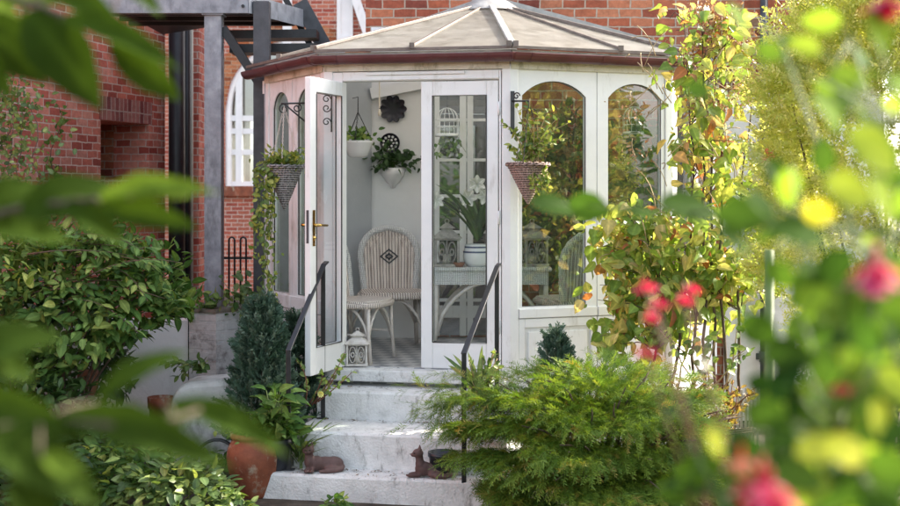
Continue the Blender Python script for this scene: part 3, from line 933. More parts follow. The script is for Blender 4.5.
# door frame
mb = MB()
FD.box(mb, .056, .130, -.07, .006, .62, ZE - .04)
FD.box(mb, 1.238, FD.L - .061, -.07, .006, .62, ZE - .04)
FD.box(mb, .131, 1.237, -.07, .006, 2.695, ZE - .04)
FD.box(mb, .30, 1.0, .007, .02, 2.735, 2.757)
FD.box(mb, .131, 1.237, .007, .014, 2.70, 2.715)
mb.build('door_frame', M['upvc'], cons, bevel=.004)
mb = MB(); FD.box(mb, .02, FD.L - .02, -.1, .13, .612, .692); mb.build('door_sill', M['concrete'], cons, bevel=.01)

def door_leaf(hinge, direction, out, w=.540):
    """hinge point, unit direction along the leaf, outward normal"""
    f = Fac((hinge.x, hinge.y), (hinge.x + direction.x * w, hinge.y + direction.y * w))
    z0, z1 = .70, 2.685
    m = MB(); st = .082; t0, t1 = -.022, .022
    f.box(m, 0, st, t0, t1, z0, z1); f.box(m, w - st, w, t0, t1, z0, z1)
    f.box(m, st, w - st, t0, t1, z1 - .098, z1); f.box(m, st, w - st, t0, t1, z0, z0 + .18)
    o = m.build('door', M['upvc'], cons, bevel=.005)
    q = MB(); q.add([f.p(st - .004, 0, z0 + .176), f.p(w - st + .004, 0, z0 + .176), f.p(w - st + .004, 0, z1 - .094), f.p(st - .004, 0, z1 - .094)], [(0, 1, 2, 3)]); q.build('pane', M['door_glass'], o, fixn=False)
    b = MB()
    ring = [(st, z0 + .18), (w - st, z0 + .18), (w - st, z1 - .098), (st, z1 - .098), (st, z0 + .18)]
    for sgn in (-1, 1):
        b.tube([f.p(x, sgn * .0225, z) for x, z in ring], .005, 5)
    b.build('glazing_bead', M['joint'], o, True)
    return f, o
f_cl, d_cl = door_leaf(FD.p(.692, -.015, 0), FD.e, FD.n)
hinge = FD.p(.138, -.0, 0)
od = (Vector((-.2, -.508, 0))).normalized()
f_op, d_op = door_leaf(hinge, od, None)
# brass levers on both faces of the open leaf
for sgn in (-1, 1):
    pl = MB(); f_op.box(pl, .540 - .062, .540 - .026, sgn * .023 - .002, sgn * .023 + .004 * sgn + .002, 1.56, 1.80)
    pl.build('handle_plate', M['brass'] if sgn < 0 else M['iron'], d_op, bevel=.003)
    hm = MB(); a = f_op.p(.540 - .044, sgn * .02, 1.70); b = f_op.p(.540 - .044, sgn * .065, 1.70); c_ = f_op.p(.540 - .165, sgn * .062, 1.695)
    hm.tube([a, b, b + (c_ - b) * .15, c_], [.011, .011, .009, .008], 10)
    hm.build('handle', M['brass'], d_op, True)
    km = MB(); km.ell(f_op.p(.540 - .044, sgn * .026, 1.615), (.012, .012, .016)); km.build('lock_barrel', M['brass'], d_op, True)
# door edge latch plate
mb = MB(); f_op.box(mb, .5402, .5425, -.009, .009, 1.58, 1.80); mb.build('latch_plate', M['greysteel'], d_op)
for z in (.95, 1.7, 2.45):
    hg = MB(); hg.tube([FD.p(1.238, .01, z), FD.p(1.238, .01, z + .09)], .009, 8)
    hg.build('hinge', M['upvc'], cons, True)

# inside walls
mb = MB(); mb.box(-.66, xa - .035, HY - .06, HY - .003, ZF, 3.3); mb.box(xa - .035, xb + .035, HY - .06, HY - .003, zt + .05, 3.3); mb.box(xb + .035, .56, HY - .06, HY - .003, ZF, 3.3)
mb.build('back_wall', M['plaster'], cons)
mb = MB()
nbd = 10
for k in range(nbd):
    a0 = FB.L * k / nbd; a1 = FB.L * (k + 1) / nbd - .006
    FB.box(mb, a0 + .02, a1 + .02, .0, .012, ZF, 2.9)
FB.box(mb, 0, FB.L, -.05, -.002, 0, 2.9)
mb.build('boarded_wall', M['board'], cons)
mb = MB()
mb.beam(FB.p(FB.L, .03, 2.74), FB.p(0.0, .03, 2.74), .05, .1)
mb.beam((-.66, HY - .1, 2.74), (.16, HY - .1, 2.90), .06, .09)
mb.beam((.16, HY - .1, 2.90), (.56, HY - .1, 2.90), .06, .09)
mb.build('coving', M['plaster'], cons)

# roof: polycarbonate facets, glazing bars, hips, flashing
AP = Vector((.33, 10.36, 3.49))
ov = .10
zr = 2.915
def eave(p, fa, fb):
    d = (fa.n + fb.n).normalized() if fb is not None else fa.n
    k = ov / max(.3, d.dot(fa.n))
    q = p + d * k
    return Vector((q.x, q.y, zr))
eLL = Vector((FL.p(-.16, ov, 0).x, FL.p(-.16, ov, 0).y, zr)); eL = eave(L_, FL, FD); eN = eave(N0, FD, FR); eR = eave(R_, FR, F3); eRR = Vector((F3.p(F3.L, ov, 0).x, F3.p(F3.L, ov, 0).y, zr))
BK = Vector((-1.25, 10.40, zr + .10))
edges = [(eLL, eL), (eL, eN), (eN, eR), (eR, eRR)]
up = Vector((0, 0, 1))
mb = MB()
for a, b in edges:
    nrm = (b - a).cross(AP - a).normalized()
    if nrm.z < 0: nrm = -nrm
    th = nrm * .018
    mb.add([a, b, AP, a - th, b - th, AP - th], [(0, 1, 2), (5, 4, 3), (0, 3, 4, 1), (1, 4, 5, 2), (2, 5, 3, 0)])
mb.add([eLL, AP, Vector((-.71, 10.42, 3.2)), Vector((-1.0, 10.3, 3.0))], [(0, 1, 2, 3)])
mb.build('roof', M['roof'], cons)
def cap(a, b, w, h, z=.012, t=0):
    hip.beam(a + up * z, b + up * z, w, h)
for c_ in (eL, eR):
    hip = MB(); cap(c_, AP, .034, .025); hip.build('hip_cap', M['bar'], cons, bevel=.004)
hip = MB(); cap(eN, AP + Vector((0, -.03, 0)), .048, .02, .014); hip.build('hip_cap', M['flash'], cons, bevel=.005)
for a, b, ks in ((eL, eN, (.50,)), (eN, eR, (.62,)), (eR, eRR, (.5,)), (eLL, eL, (.5,))):
    for k in ks:
        q = a.lerp(b, k)
        tip = AP.lerp(q, .06)
        gb = MB(); gb.beam(q + up * .010, tip + up * .010, .022, .02); gb.build('glazing_bar', M['bar'], cons, bevel=.003)
for a, b, ks in ((eL, eN, (.50, .985)), (eN, eR, (.02, .62)), (eLL, eL, (.5, .98))):
    for k in ks:
        q = a.lerp(b, k)
        cl = MB(); cl.box(q.x - .018, q.x + .018, q.y - .02, q.y + .02, q.z - .01, q.z + .03); cl.build('bar_end_cap', M['bar'], cons)
tr = MB()
for a, b in edges:
    tr.beam(a - up * .012, b - up * .012, .022, .02)
tr.build('roof_edge_trim', M['bar'], cons)
fa = MB()
for a, b in edges:
    c0 = Vector((AP.x, AP.y, a.z))
    ins = lambda p: p + (c0 - p).normalized() * .05
    fa.beam(ins(a) - up * .052, ins(b) - up * .052, .03, .055)
fa.build('fascia', M['flash'], cons)
ap = MB()
ap.lathe([(.30, -.10), (.20, -.03), (.10, .03), (.05, .07), (.0, .09)], AP + Vector((0, -.02, .02)), 18)
ap.build('apex_flashing', M['flash'], cons, True)
fl = MB()
for a, b in ((Vector((-.70, HY - .03, 3.16)), Vector((AP.x, HY - .03, AP.z + .03))), (Vector((AP.x, HY - .03, AP.z + .03)), Vector((2.3, HY - .03, 2.98)))):
    fl.beam(a, b, .05, .10)
fl.build('wall_flashing', M['flash'], cons)
# gutter: half-round profile swept round the eaves
def gutter_pts(o, z):
    res = []
    for p, fa_, fb_ in ((None, FL, None), (L_, FL, FD), (N0, FD, FR), (R_, FR, F3), (None, F3, None)):
        if p is None:
            q = FL.p(-.19, o, z) if fa_ is FL else F3.p(F3.L, o, z)
        else:
            d = (fa_.n + fb_.n).normalized(); q = p + d * (o / d.dot(fa_.n)); q.z = z
        res.append(Vector((q.x, q.y, z)))
    return res
prof = []
gr = .058
for k in range(11):
    a = PI + PI * k / 10
    prof.append((.085 + gr * math.cos(a), 2.862 + gr * math.sin(a) * .95))
prof += [(.085 + gr - .004, 2.866), (.085 - gr + .004, 2.866)]
rows = [gutter_pts(o, z) for o, z in prof]
mb = MB()
m_ = len(prof)
nc = 5
vs = [rows[j][i] for i in range(nc) for j in range(m_)]
fs = []
for i in range(nc - 1):
    for j in range(m_):
        j2 = (j + 1) % m_
        fs.append((i * m_ + j, i * m_ + j2, (i + 1) * m_ + j2, (i + 1) * m_ + j))
fs.append(tuple(range(m_))); fs.append(tuple((nc - 1) * m_ + j for j in range(m_ - 1, -1, -1)))
mb.add(vs, fs)
mb.build('gutter', M['gutter'], cons)
def gut_ring(f, s, w, k=1.08):
    gj = MB(); vs = []
    for ds in (0, w):
        for j in range(11):
            a = PI + PI * j / 10
            vs.append(f.p(s + ds, .085 + gr * k * math.cos(a), 2.864 + gr * k * math.sin(a) * .95))
    n = 11
    fs = [(j, j + 1, n + j + 1, n + j) for j in range(n - 1)] + [tuple(range(n)), tuple(range(2 * n - 1, n - 1, -1)), (0, n, 2 * n - 1, n - 1)]
    gj.add(vs, fs); gj.build('gutter_joint', M['gutter'], cons)
for f, s, w in ((FD, .09, .03), (FD, FD.L - .16, .03), (FD, FD.L - .09, .11), (FR, -.02, .11), (FR, .10, .02), (FR, .645, .05), (FL, FL.L - .1, .1), (FL, .5, .04)):
    gut_ring(f, s, w)

# ================================================================== steps
ST = Fac(L_, N0)
steps = thing('garden_steps', 'three weathered pale concrete steps rising to the conservatory doors', 'steps', (-.1, 8.0, 0))
def step(a0, a1, o, z0, z1):
    m = MB()
    n = 22
    # slightly worn front edge
    xs = [a0 + (a1 - a0) * k / n for k in range(n + 1)]
    vs = []
    for x in xs:
        w = random.uniform(-.004, .004)
        vs += [ST.p(x, o + w, z0), ST.p(x, o + w * .5, z1 - .016 + w * .6), ST.p(x, o - .014 + w, z1 + w * .3), ST.p(x, -.05, z1 + .001), ST.p(x, -.05, z0)]
    fs = []
    for k in range(n):
        for j in range(5):
            fs.append((k * 5 + j, k * 5 + (j + 1) % 5, (k + 1) * 5 + (j + 1) % 5, (k + 1) * 5 + j))
    fs += [tuple(range(5)), tuple(n * 5 + j for j in range(4, -1, -1))]
    m.add(vs, fs)
    m.build('step', M['concrete'], steps)
step(.04, 1.42, .33, .384, .578)
step(.02, 1.40, .78, .158, .386)
step(-.17, 1.42, 1.00, 0, .160)

# ================================================================== steel landing (fire escape)
land = thing('steel_landing', 'grey and black steel fire escape landing on posts above the yard', 'fire escape', (-1.9, 10.0, 0))
zb, zt_ = P(0, 13, 9.9).z, P(0, -6, 9.9).z
Pc = P(248, 13, 9.9)
mb = MB()
mb.beam((P(96, 0, 9.9).x, 9.9, (zb + zt_) / 2), (Pc.x, 9.9, (zb + zt_) / 2), .012, zt_ - zb)
mb.beam((P(96, 0, 9.9).x, 9.935, zb + .006), (Pc.x, 9.935, zb + .006), .07, .012)
mb.build('front_fascia', M['steel'], land)
q = P(304, 26, 10.75)
mb = MB()
mb.beam((Pc.x + .004, 9.9, (zb + zt_) / 2), (q.x, 10.75, (zb + zt_) / 2), .012, zt_ - zb)
mb.build('side_fascia', M['steel'], land)
mb = MB(); mb.prism([(P(96, 0, 9.9).x, 9.97, zt_ - .03), (Pc.x - .03, 9.97, zt_ - .03), (q.x - .05, 10.72, zt_ - .03), (P(96, 0, 9.9).x, 12.2, zt_ - .03)], (0, 0, .02)); mb.build('deck_plate', M['blacksteel'], land)
for yj in (10.2, 10.5, 10.8):
    mb = MB(); mb.beam((P(100, 0, 9.9).x, yj, zb + .07), (q.x - .1 - (10.75 - yj) * .2, yj, zb + .07), .06, .10); mb.build('joist', M['blacksteel'], land)
xg = P(212.5, 0, 9.92).x
mb = MB()
mb.box(xg - .067, xg + .067, 9.925, 9.937, .9, zb); 
mb.box(xg + .055, xg + .067, 9.938, 10.06, .9, zb); mb.box(xg - .067, xg - .055, 9.938, 10.06, .9, zb)
mb.box(xg - .1, xg + .1, 9.90, 10.08, .86, .90); mb.box(xg - .085, xg + .085, 9.905, 10.07, zb - .012, zb - .001)
mb.build('grey_post', M['steel'], land)
xk = P(262, 0, 9.98).x
mb = MB(); mb.box(xk - .062, xk + .062, 9.93, 10.05, .0, zt_ - .05); mb.build('black_post', M['greysteel'], land)
mb = MB(); mb.beam((xg + .07, 9.99, P(0, 28, 9.99).z), (xk - .02, 9.99, P(0, 84, 9.99).z), .05, .07); mb.build('diagonal_brace', M['blacksteel'], land)
for v, Y in ((36, 10.5), (50, 10.3)):
    mb = MB(); a = P(232, v, Y); b = P(318, v - 1, Y); mb.beam(a, b, .25, .07); mb.build('stair_tread', M['blacksteel'], land)
mb = MB(); mb.beam(P(300, 2, 10.75), P(333, 62, 10.75), .05, .13); mb.build('stair_stringer', M['greysteel'], land)
mb = MB(); mb.beam(P(284, -4, 10.78), P(316, 56, 10.78), .02, .05); mb.build('stair_stringer', M['blacksteel'], land)
bolts = [(P(243, 6, 9.89))]
for p in bolts:
    mb = MB(); mb.tube([p, p + Vector((0, -.012, 0))], .014, 6); mb.build('bolt', M['blacksteel'], land)

# ================================================================== yard walls
pw = thing('painted_brick_wall', 'low white painted brick wall with flaking paint and soil along its top', 'wall', P(216, 380, 9.7).xyz * Vector((1, 1, 0)) if False else (P(216, 0, 9.7).x, 9.8, 0))
ztw = P(0, 313, 9.7).z
cA = Vector((P(216, 0, 9.66).x, 9.66, 0))
mb = MB(); pl = [(P(189, 0, 9.78).x, 9.78, 0), (cA.x, cA.y, 0), (P(264, 0, 10.0).x, 10.0, 0), (P(264, 0, 10.2).x, 10.3, 0), (P(189, 0, 9.9).x, 10.3, 0)]
mb.prism(pl, (0, 0, ztw)); mb.build('wall', M['whitewall'], pw)
mb = MB(); mb.prism([(x * 1.0, y - .012, ztw + .002) for x, y, z in pl], (0, 0, .025)); mb.build('soil_edge', M['coping'], pw)
rw = thing('rendered_wall', 'grey white rendered garden wall behind the left shrubs', 'wall', (-2.3, 10.1, 0))
mb = MB(); mb.prism([(-3.6, 9.75, 0), (P(188, 0, 9.83).x, 9.83, 0), (P(188, 0, 10.1).x, 10.05, 0), (-3.6, 10.0, 0)], (0, 0, .90)); mb.build('wall', M['render'], rw)
# low rounded wall beside the pot
lw = thing('rounded_garden_wall', 'low mossy white garden wall with a rounded end beside the conifer', 'wall', (-1.9, 8.75, 0))
xa_, xb_ = P(172, 0, 8.6).x, P(262, 0, 8.6).x
zt2 = P(0, 381, 8.6).z
prof = [(xa_, 0), (xa_, zt2 - .16)] + [(xa_ + .16 - .16 * math.cos(PI / 2 * k / 6), zt2 - .16 + .16 * math.sin(PI / 2 * k / 6)) for k in range(1, 7)] + [(xb_, zt2 + .03), (xb_, 0)]
mb = MB(); mb.prism([(x, 8.55, z) for x, z in prof], (0, .34, 0)); mb.build('wall', M['lowwall'], lw, bevel=.04)

# iron railing behind the grey post
ir = thing('iron_railing', 'thin black iron railing with hooped bars against the brick wall', 'railing', (-1.85, 10.45, .95))
a = P(204, 0, 10.2); b = P(252, 0, 10.2)
zl = P(0, 258, 10.2).z
mb = MB(); mb.beam((a.x, 10.2, zl), (b.x, 10.2, zl), .012, .02); mb.build('top_rail', M['iron'], ir)
mb = MB(); mb.beam((a.x, 10.2, .99), (b.x, 10.2, .99), .012, .02); mb.build('bottom_rail', M['iron'], ir)
k = 0
u = 206.0
while u < 251:
    m = MB()
    x0 = P(u, 0, 10.2).x; x1 = P(u + 5.6, 0, 10.2).x
    r = (x1 - x0) / 2
    zt3 = P(0, 240, 10.2).z
    m.tube([(x0, 10.2, .97), (x0, 10.2, zt3)] + [(x0 + r - r * math.cos(PI * j / 6), 10.2, zt3 + r * math.sin(PI * j / 6)) for j in range(1, 6)] + [(x1, 10.2, zt3), (x1, 10.2, .97)], .0085, 6)
    m.build('hooped_bar', M['iron'], ir, True)
    u += 11.5

# ================================================================== handrails
def handrail(name, label, top, back_foot_z, front, front_foot_z):
    t = thing(name, label, 'handrail', (front.x, front.y, 0))
    d = (top - front).normalized()
    m = MB()
    hook = top + Vector((d.x, d.y, 0)).normalized() * .05 + Vector((0, 0, .012))
    m.beam(front - d * .01, top, .036, .013); m.beam(top - d * .008, hook, .036, .013)
    m.build('rail', M['iron'], t, bevel=.004)
    PX, PY, PZ = front.x, front.y, front_foot_z
    m = MB(); m.beam((front.x, front.y, front_foot_z), (front.x, front.y, front.z + .002), .030, .022, Vector((0, 1, 0))); m.box(PX - .04, PX + .04, PY - .03, PY + .03, PZ, PZ + .008); m.build('post', M['iron'], t, bevel=.004)
    bp_ = top - d * .02; PX, PY, PZ = bp_.x, bp_.y, back_foot_z
    m = MB(); m.beam((bp_.x, bp_.y, back_foot_z), (bp_.x, bp_.y, bp_.z - .004), .030, .022, Vector((0, 1, 0))); m.box(PX - .04, PX + .04, PY - .03, PY + .03, PZ, PZ + .008); m.build('post', M['iron'], t, bevel=.004)
    return t
handrail('handrail', 'black iron handrail right of the steps in front of the closed door', P(497.5, 266, 8.28), .386, P(464, 353, 7.56), 0)
handrail('handrail', 'black iron handrail left of the steps beside the conifers', P(324, 264, 8.42), .386, P(288.5, 350, 7.85), .16)

# ================================================================== pots
def pot_profile(sc, pts): return [(r * sc, z * sc) for r, z in pts]
urn = thing('terracotta_urn', 'large weathered terracotta urn with flaking whitewash beside the steps', 'plant pot', (P(252, 0, 7.8).x, 7.85, 0))
s_ = .165
prof = [(.0, .0), (.62, .0), (.66, .05), (.80, .5), (.97, 1.1), (1.02, 1.5), (.97, 1.85), (.82, 2.12), (.78, 2.2), (.86, 2.24), (.90, 2.32), (.86, 2.42), (.76, 2.44), (.74, 2.2), (.0, 2.15)]
mb = MB(); mb.lathe([(r * s_, z * s_) for r, z in prof], urn.location, 40); mb.build('pot', M['terracotta'], urn, True)
mb = MB(); mb.lathe([(0, 2.2 * s_), (.72 * s_, 2.2 * s_)], urn.location, 20); mb.build('soil', M['soil'], urn)

# wall hung terracotta pocket
wp = thing('terracotta_wall_pot', 'brown terracotta pocket pot hanging on the rendered wall under the shrub', 'wall pot', P(88, 384, 8.75))
mb = MB()
c = P(88, 371, 8.75)
pr = [(.0, -.20), (.022, -.195), (.05, -.16), (.068, -.10), (.074, -.04), (.072, 0.0), (.064, .0), (.06, -.02), (0, -.03)]
mb.lathe(pr, c, 20); mb.build('pot', M['terracotta2'], wp, True)
for k in range(5):
    for dx in (-.028, .0, .028):
        if k < 4 or dx == 0:
            zz = -.03 - k * .032
            rr = .074 - max(0, k - 1) * .010
            yy = math.sqrt(max(.0004, rr * rr - dx * dx))
            m = MB(); m.ell(c + Vector((dx, -yy, zz)), (.0055, .004, .0055), 8, 5); m.build('hole', M['catdark'], wp, True)
sp = thing('terracotta_pot', 'small plain terracotta pot in front of the rendered wall', 'plant pot', P(161, 405, 9.2))
mb = MB(); c = Vector(sp.location); mb.lathe([(0, -.45), (.062, -.45), (.088, -.02), (.096, -.02), (.1, .06), (.09, .06), (.08, .02), (0, .02)], c, 24); mb.build('pot', M['terracotta'], sp, True)
wp2 = sp

# dark pots behind the cats
bp1 = thing('dark_pot', 'dark glazed pot behind the left clay cat holding a leafy plant', 'plant pot', ST.p(.07, .66, .386))
def bowl(root, r, h, mat, z0=0):
    c = Vector(root.location)
    m = MB(); m.lathe([(0, 0), (r * .72, 0), (r * .8, .02), (r * .98, h * .8), (r * 1.06, h * .82), (r * 1.06, h), (r * .95, h), (r * .9, h * .85), (0, h * .82)], c, 26)
    m.build('pot', mat, root, True)
bp1.location = ST.p(-.06, .88, .16); bowl(bp1, .105, .2, M['blackpot'])
bp2 = thing('dark_pot', 'small dark glazed pot behind the right clay cat under the juniper', 'plant pot', ST.p(1.01, .88, .16)); bowl(bp2, .085, .15, M['blackpot'])
hz = thing('garden_hose', 'dark coiled garden hose lying beside the terracotta urn', 'hose', (P(214, 0, 8.0).x, 8.05, 0))
mb = MB()
pts = []
for k in range(70):
    a = 2 * PI * k / 22
    pts.append((hz.location.x + .0 + (.14 + .004 * math.sin(k)) * math.cos(a), hz.location.y + .05 * math.sin(a) + .012 * k / 22, .16 + (.14) * math.sin(a)))
mb.tube(pts, .009, 6); mb.build('hose_coil', M['hose'], hz, True)

# ================================================================== clay cats
def cat(name, label, loc, kind):
    t = thing(name, label, 'cat figurine', loc)
    o = Vector(loc)
    mb = MB()
    R2 = lambda ax, deg: Matrix.Rotation(math.radians(deg), 3, ax)
    E = lambda c, r, rot=None: mb.ell(o + Vector(c), r, 18, 12, rot)
    if kind == 'left':   # sphinx pose, body to the right, face towards the viewer
        E((.075, .01, .040), (.058, .044, .041))          # haunch
        E((.03, .005, .042), (.066, .040, .039))          # loin
        E((-.025, -.002, .044), (.055, .038, .043))       # ribs
        E((-.056, -.012, .058), (.032, .032, .044))       # chest
        E((-.060, -.016, .090), (.025, .024, .034))       # neck
        E((-.062, -.026, .124), (.034, .029, .028))       # skull
        E((-.066, -.050, .116), (.016, .014, .012))       # muzzle
        E((-.048, -.036, .116), (.014, .014, .012)); E((-.080, -.036, .116), (.014, .014, .012))
        for sx in (-.019, .019):                           # ears
            mb.lathe([(.0135, 0), (.008, .017), (.0015, .034), (0, .035)], o + Vector((-.062 + sx, -.022, .142)), 10)
        E((-.070, -.052, .014), (.015, .040, .013)); E((-.040, -.055, .014), (.015, .040, .013))    # forelegs
        E((.07, -.035, .020), (.044, .020, .020))          # hind foot
        mb.tube([o + Vector(p) for p in ((.125, .02, .022), (.125, -.02, .018), (.09, -.048, .014), (.04, -.058, .012), (.0, -.058, .010))], [.016, .015, .014, .012, .009], 10)
        eyes = [(-.074, -.0535, .128), (-.050, -.0535, .128)]; nose = (-.066, -.0645, .120)
    else:                # lying, head raised and turned to the left in profile
        E((.080, .01, .040), (.060, .044, .040))
        E((.035, .008, .040), (.064, .040, .037))
        E((-.012, .004, .044), (.050, .036, .040))
        E((-.030, .0, .064), (.028, .028, .046), R2('Y', -12))
        E((-.036, -.002, .100), (.022, .021, .034))
        E((-.044, -.006, .132), (.031, .026, .026))
        E((-.070, -.010, .124), (.016, .013, .012))
        for sy, dx in ((-.016, 0), (.014, .004)):
            mb.lathe([(.0135, 0), (.008, .018), (.0015, .038), (0, .039)], o + Vector((-.034 + dx, sy, .149)), 10)
        E((-.068, -.022, .013), (.044, .014, .012)); E((-.060, .016, .013), (.040, .014, .012))
        E((.055, -.036, .019), (.046, .020, .019))
        mb.tube([o + Vector(p) for p in ((.135, .02, .022), (.138, -.02, .018), (.10, -.05, .013), (.05, -.06, .011))], [.016, .014, .012, .009], 10)
        eyes = [(-.064, -.0285, .136)]; nose = (-.0855, -.011, .128)
    mb.build('body', M['catclay'], t, True, remesh=.0045)
    for e in eyes:
        m = MB(); m.ell(o + Vector(e), (.0062, .004, .0042), 10, 6); m.build('eye', M['catdark'], t, True)
    m = MB(); m.ell(o + Vector(nose), (.004, .003, .003), 8, 5); m.build('nose', M['catdark'], t, True)
    return t
ct = cat('cat_figurine', 'brown clay cat lying at the left end of the step facing forward', ST.p(0, 0, 0), 'left') if False else None
pL = P(320, 474, 7.82); pL.z = .161
cat('cat_figurine', 'brown clay cat lying at the left end of the step facing forward', pL, 'left').scale = (1.12, 1.12, 1.12)
pR = P(426, 480, 7.66); pR.z = .161
cat('cat_figurine', 'brown clay cat lying by the juniper with its head in profile', pR, 'right').scale = (1.12, 1.12, 1.12)

# ================================================================== furniture inside
def make_chair(label):
    t = thing('wicker_chair', label, 'chair', (0, 0, 0), 'wicker chairs in the conservatory')
    # seat (front towards -Y)
    m = MB()
    sh = [(-.23, .20), (-.26, -.02), (-.24, -.22), (-.12, -.265), (.12, -.265), (.24, -.22), (.26, -.02), (.23, .20)]
    m.prism([(x, y, .405) for x, y in sh], (0, 0, .04)); so = m.build('seat', M['wicker'], t, bevel=.012)
    m = MB(); m.tube([(x, y, .41) for x, y in sh + [sh[0]]], .02, 8); m.build('seat_rim', M['wicker'], so, True)
    # back: arched infill, leaning back and slightly curved
    def bp(x, h):
        return Vector((x, .20 + .10 * h / .5 - .35 * x * x * 1.2, .43 + h))
    n = 16; H = .50
    def halfw(h):
        tt = h / H
        return .205 + .05 * tt if tt < .55 else (.2325) * math.sqrt(max(0, 1 - ((tt - .55) / .45) ** 2)) ** .9 + .0
    rows = []
    vs = []; fs = []
    NR, NC = 18, 12
    for j in range(NR + 1):
        h = H * j / NR
        hw = max(.012, halfw(h))
        for i in range(NC + 1):
            x = -hw + 2 * hw * i / NC
            vs.append(bp(x, h))
    for j in range(NR):
        for i in range(NC):
            a = j * (NC + 1) + i
            fs.append((a, a + 1, a + NC + 2, a + NC + 1))
    k0 = len(vs)
    vs += [v + Vector((0, .014, 0)) for v in vs[:k0]]
    fs += [tuple(reversed([i + k0 for i in f])) for f in fs]
    m = MB(); m.add(vs, fs); bo = m.build('backrest', M['wicker'], t, True, fixn=False)
    edge = [bp(-halfw(H * j / NR), H * j / NR) for j in range(NR)] + [bp(0, H)] + [bp(halfw(H * j / NR), H * j / NR) for j in range(NR - 1, -1, -1)]
    # braided rim
    m = MB(); m.tube([p + Vector((0, .007, 0)) for p in edge], [.024 + .004 * (k % 2) for k in range(len(edge))], 10); m.build('braided_rim', M['wicker_grey'], bo, True)
    # diamond motif
    for r0, r1 in ((.062, .048), (.030, .012)):
        m = MB()
        for q in range(4):
            a0, a1 = PI / 2 * q, PI / 2 * (q + 1)
            pts = []
            for rad in (r0, r1):
                for a in (a0, a1):
                    x = rad * 1.25 * math.cos(a); h = .27 + rad * math.sin(a)
                    p = bp(x, h); pts.append(p + Vector((0, -.006, 0)))
            m.add([pts[0], pts[1], pts[3], pts[2]], [(0, 1, 2, 3)])
        m.build('diamond_motif', M['motif'], bo, fixn=False)
    # legs with arched braces
    lg = [(-.215, -.215), (.215, -.215), (-.205, .19), (.205, .19)]
    for x, y in lg:
        sg = 1 if y > 0 else -1
        m = MB(); m.tube([(x, y, .41), (x * 1.02, y + sg * .006, .2), (x * 1.08, y + sg * .03, 0)], [.017, .016, .017], 10); m.build('leg', M['cane'], t, True)
    for (a, b) in ((0, 1), (2, 3), (0, 2), (1, 3)):
        A = Vector((*lg[a], 0)); B = Vector((*lg[b], 0))
        m = MB(); pts = []
        for k in range(13):
            tt = k / 12
            p = A.lerp(B, tt); p.z = .17 + .22 * math.sin(PI * tt) ** .7
            pts.append(p)
        m.tube(pts, .0115, 8); m.build('arched_brace', M['cane'], t, True)
    for (a, b) in ((0, 2), (1, 3)):
        A = Vector((*lg[a], .2)); B = Vector((*lg[b], .2))
        m = MB(); m.tube([A, B], .010, 8); m.build('stretcher', M['cane'], t, True)
    return t
ch = make_chair('wicker chair with a dark diamond motif facing out of the open doorway')
ch.location = (P(392, 0, 9.8).x, 9.78, ZF); ch.rotation_euler = (0, 0, math.radians(8)); ch.scale = (1, 1, 1)
ch2 = dup(ch, (-.665, 9.03, ZF), math.radians(70), 'wicker chair seen side on, half hidden behind the open door')
ch2.scale = (.95, .78, 1)
ch3 = dup(ch, (P(577, 0, 9.15).x, 9.17, ZF), math.radians(200), 'wicker chair with its arched back towards the right window')

tb = thing('wicker_table', 'grey wicker table with arched cane legs behind the closed door', 'table', (P(490, 0, 9.6).x, 9.55, ZF))
x0, x1 = P(430, 0, 9.35).x, P(552, 0, 9.35).x
y0, y1 = 9.33, 9.86
zt4 = P(0, 267.5, 9.35).z
mb = MB(); mb.box(x0, x1, y0, y1, zt4 - .03, zt4); mb.build('tabletop', M['wicker_grey'], tb, bevel=.012)
mb = MB(); mb.box(x0 + .03, x1 - .03, y0 + .02, y0 + .03, zt4 - .13, zt4 - .031); mb.box(x0 + .03, x0 + .04, y0 + .031, y1 - .02, zt4 - .13, zt4 - .031); mb.build('apron', M['wicker_grey'], tb)
for x, y in ((x0 + .045, y0 + .045), (x1 - .045, y0 + .045), (x0 + .045, y1 - .045), (x1 - .045, y1 - .045)):
    mb = MB(); mb.tube([(x, y, zt4 - .031), (x, y, ZF + .25), (x - .02 * (1 if x < .3 else -1), y, ZF)], .021, 10); mb.build('leg', M['cane'], tb, True)
for y in (y0 + .045, y1 - .045):
    mb = MB(); pts = []
    for k in range(19):
        tt = k / 18
        pts.append((x0 + .05 + (x1 - x0 - .1) * tt, y, ZF + .14 + (.40) * math.sin(PI * tt) ** .55))
    mb.tube(pts, .015, 8); mb.build('arched_brace', M['cane'], tb, True)

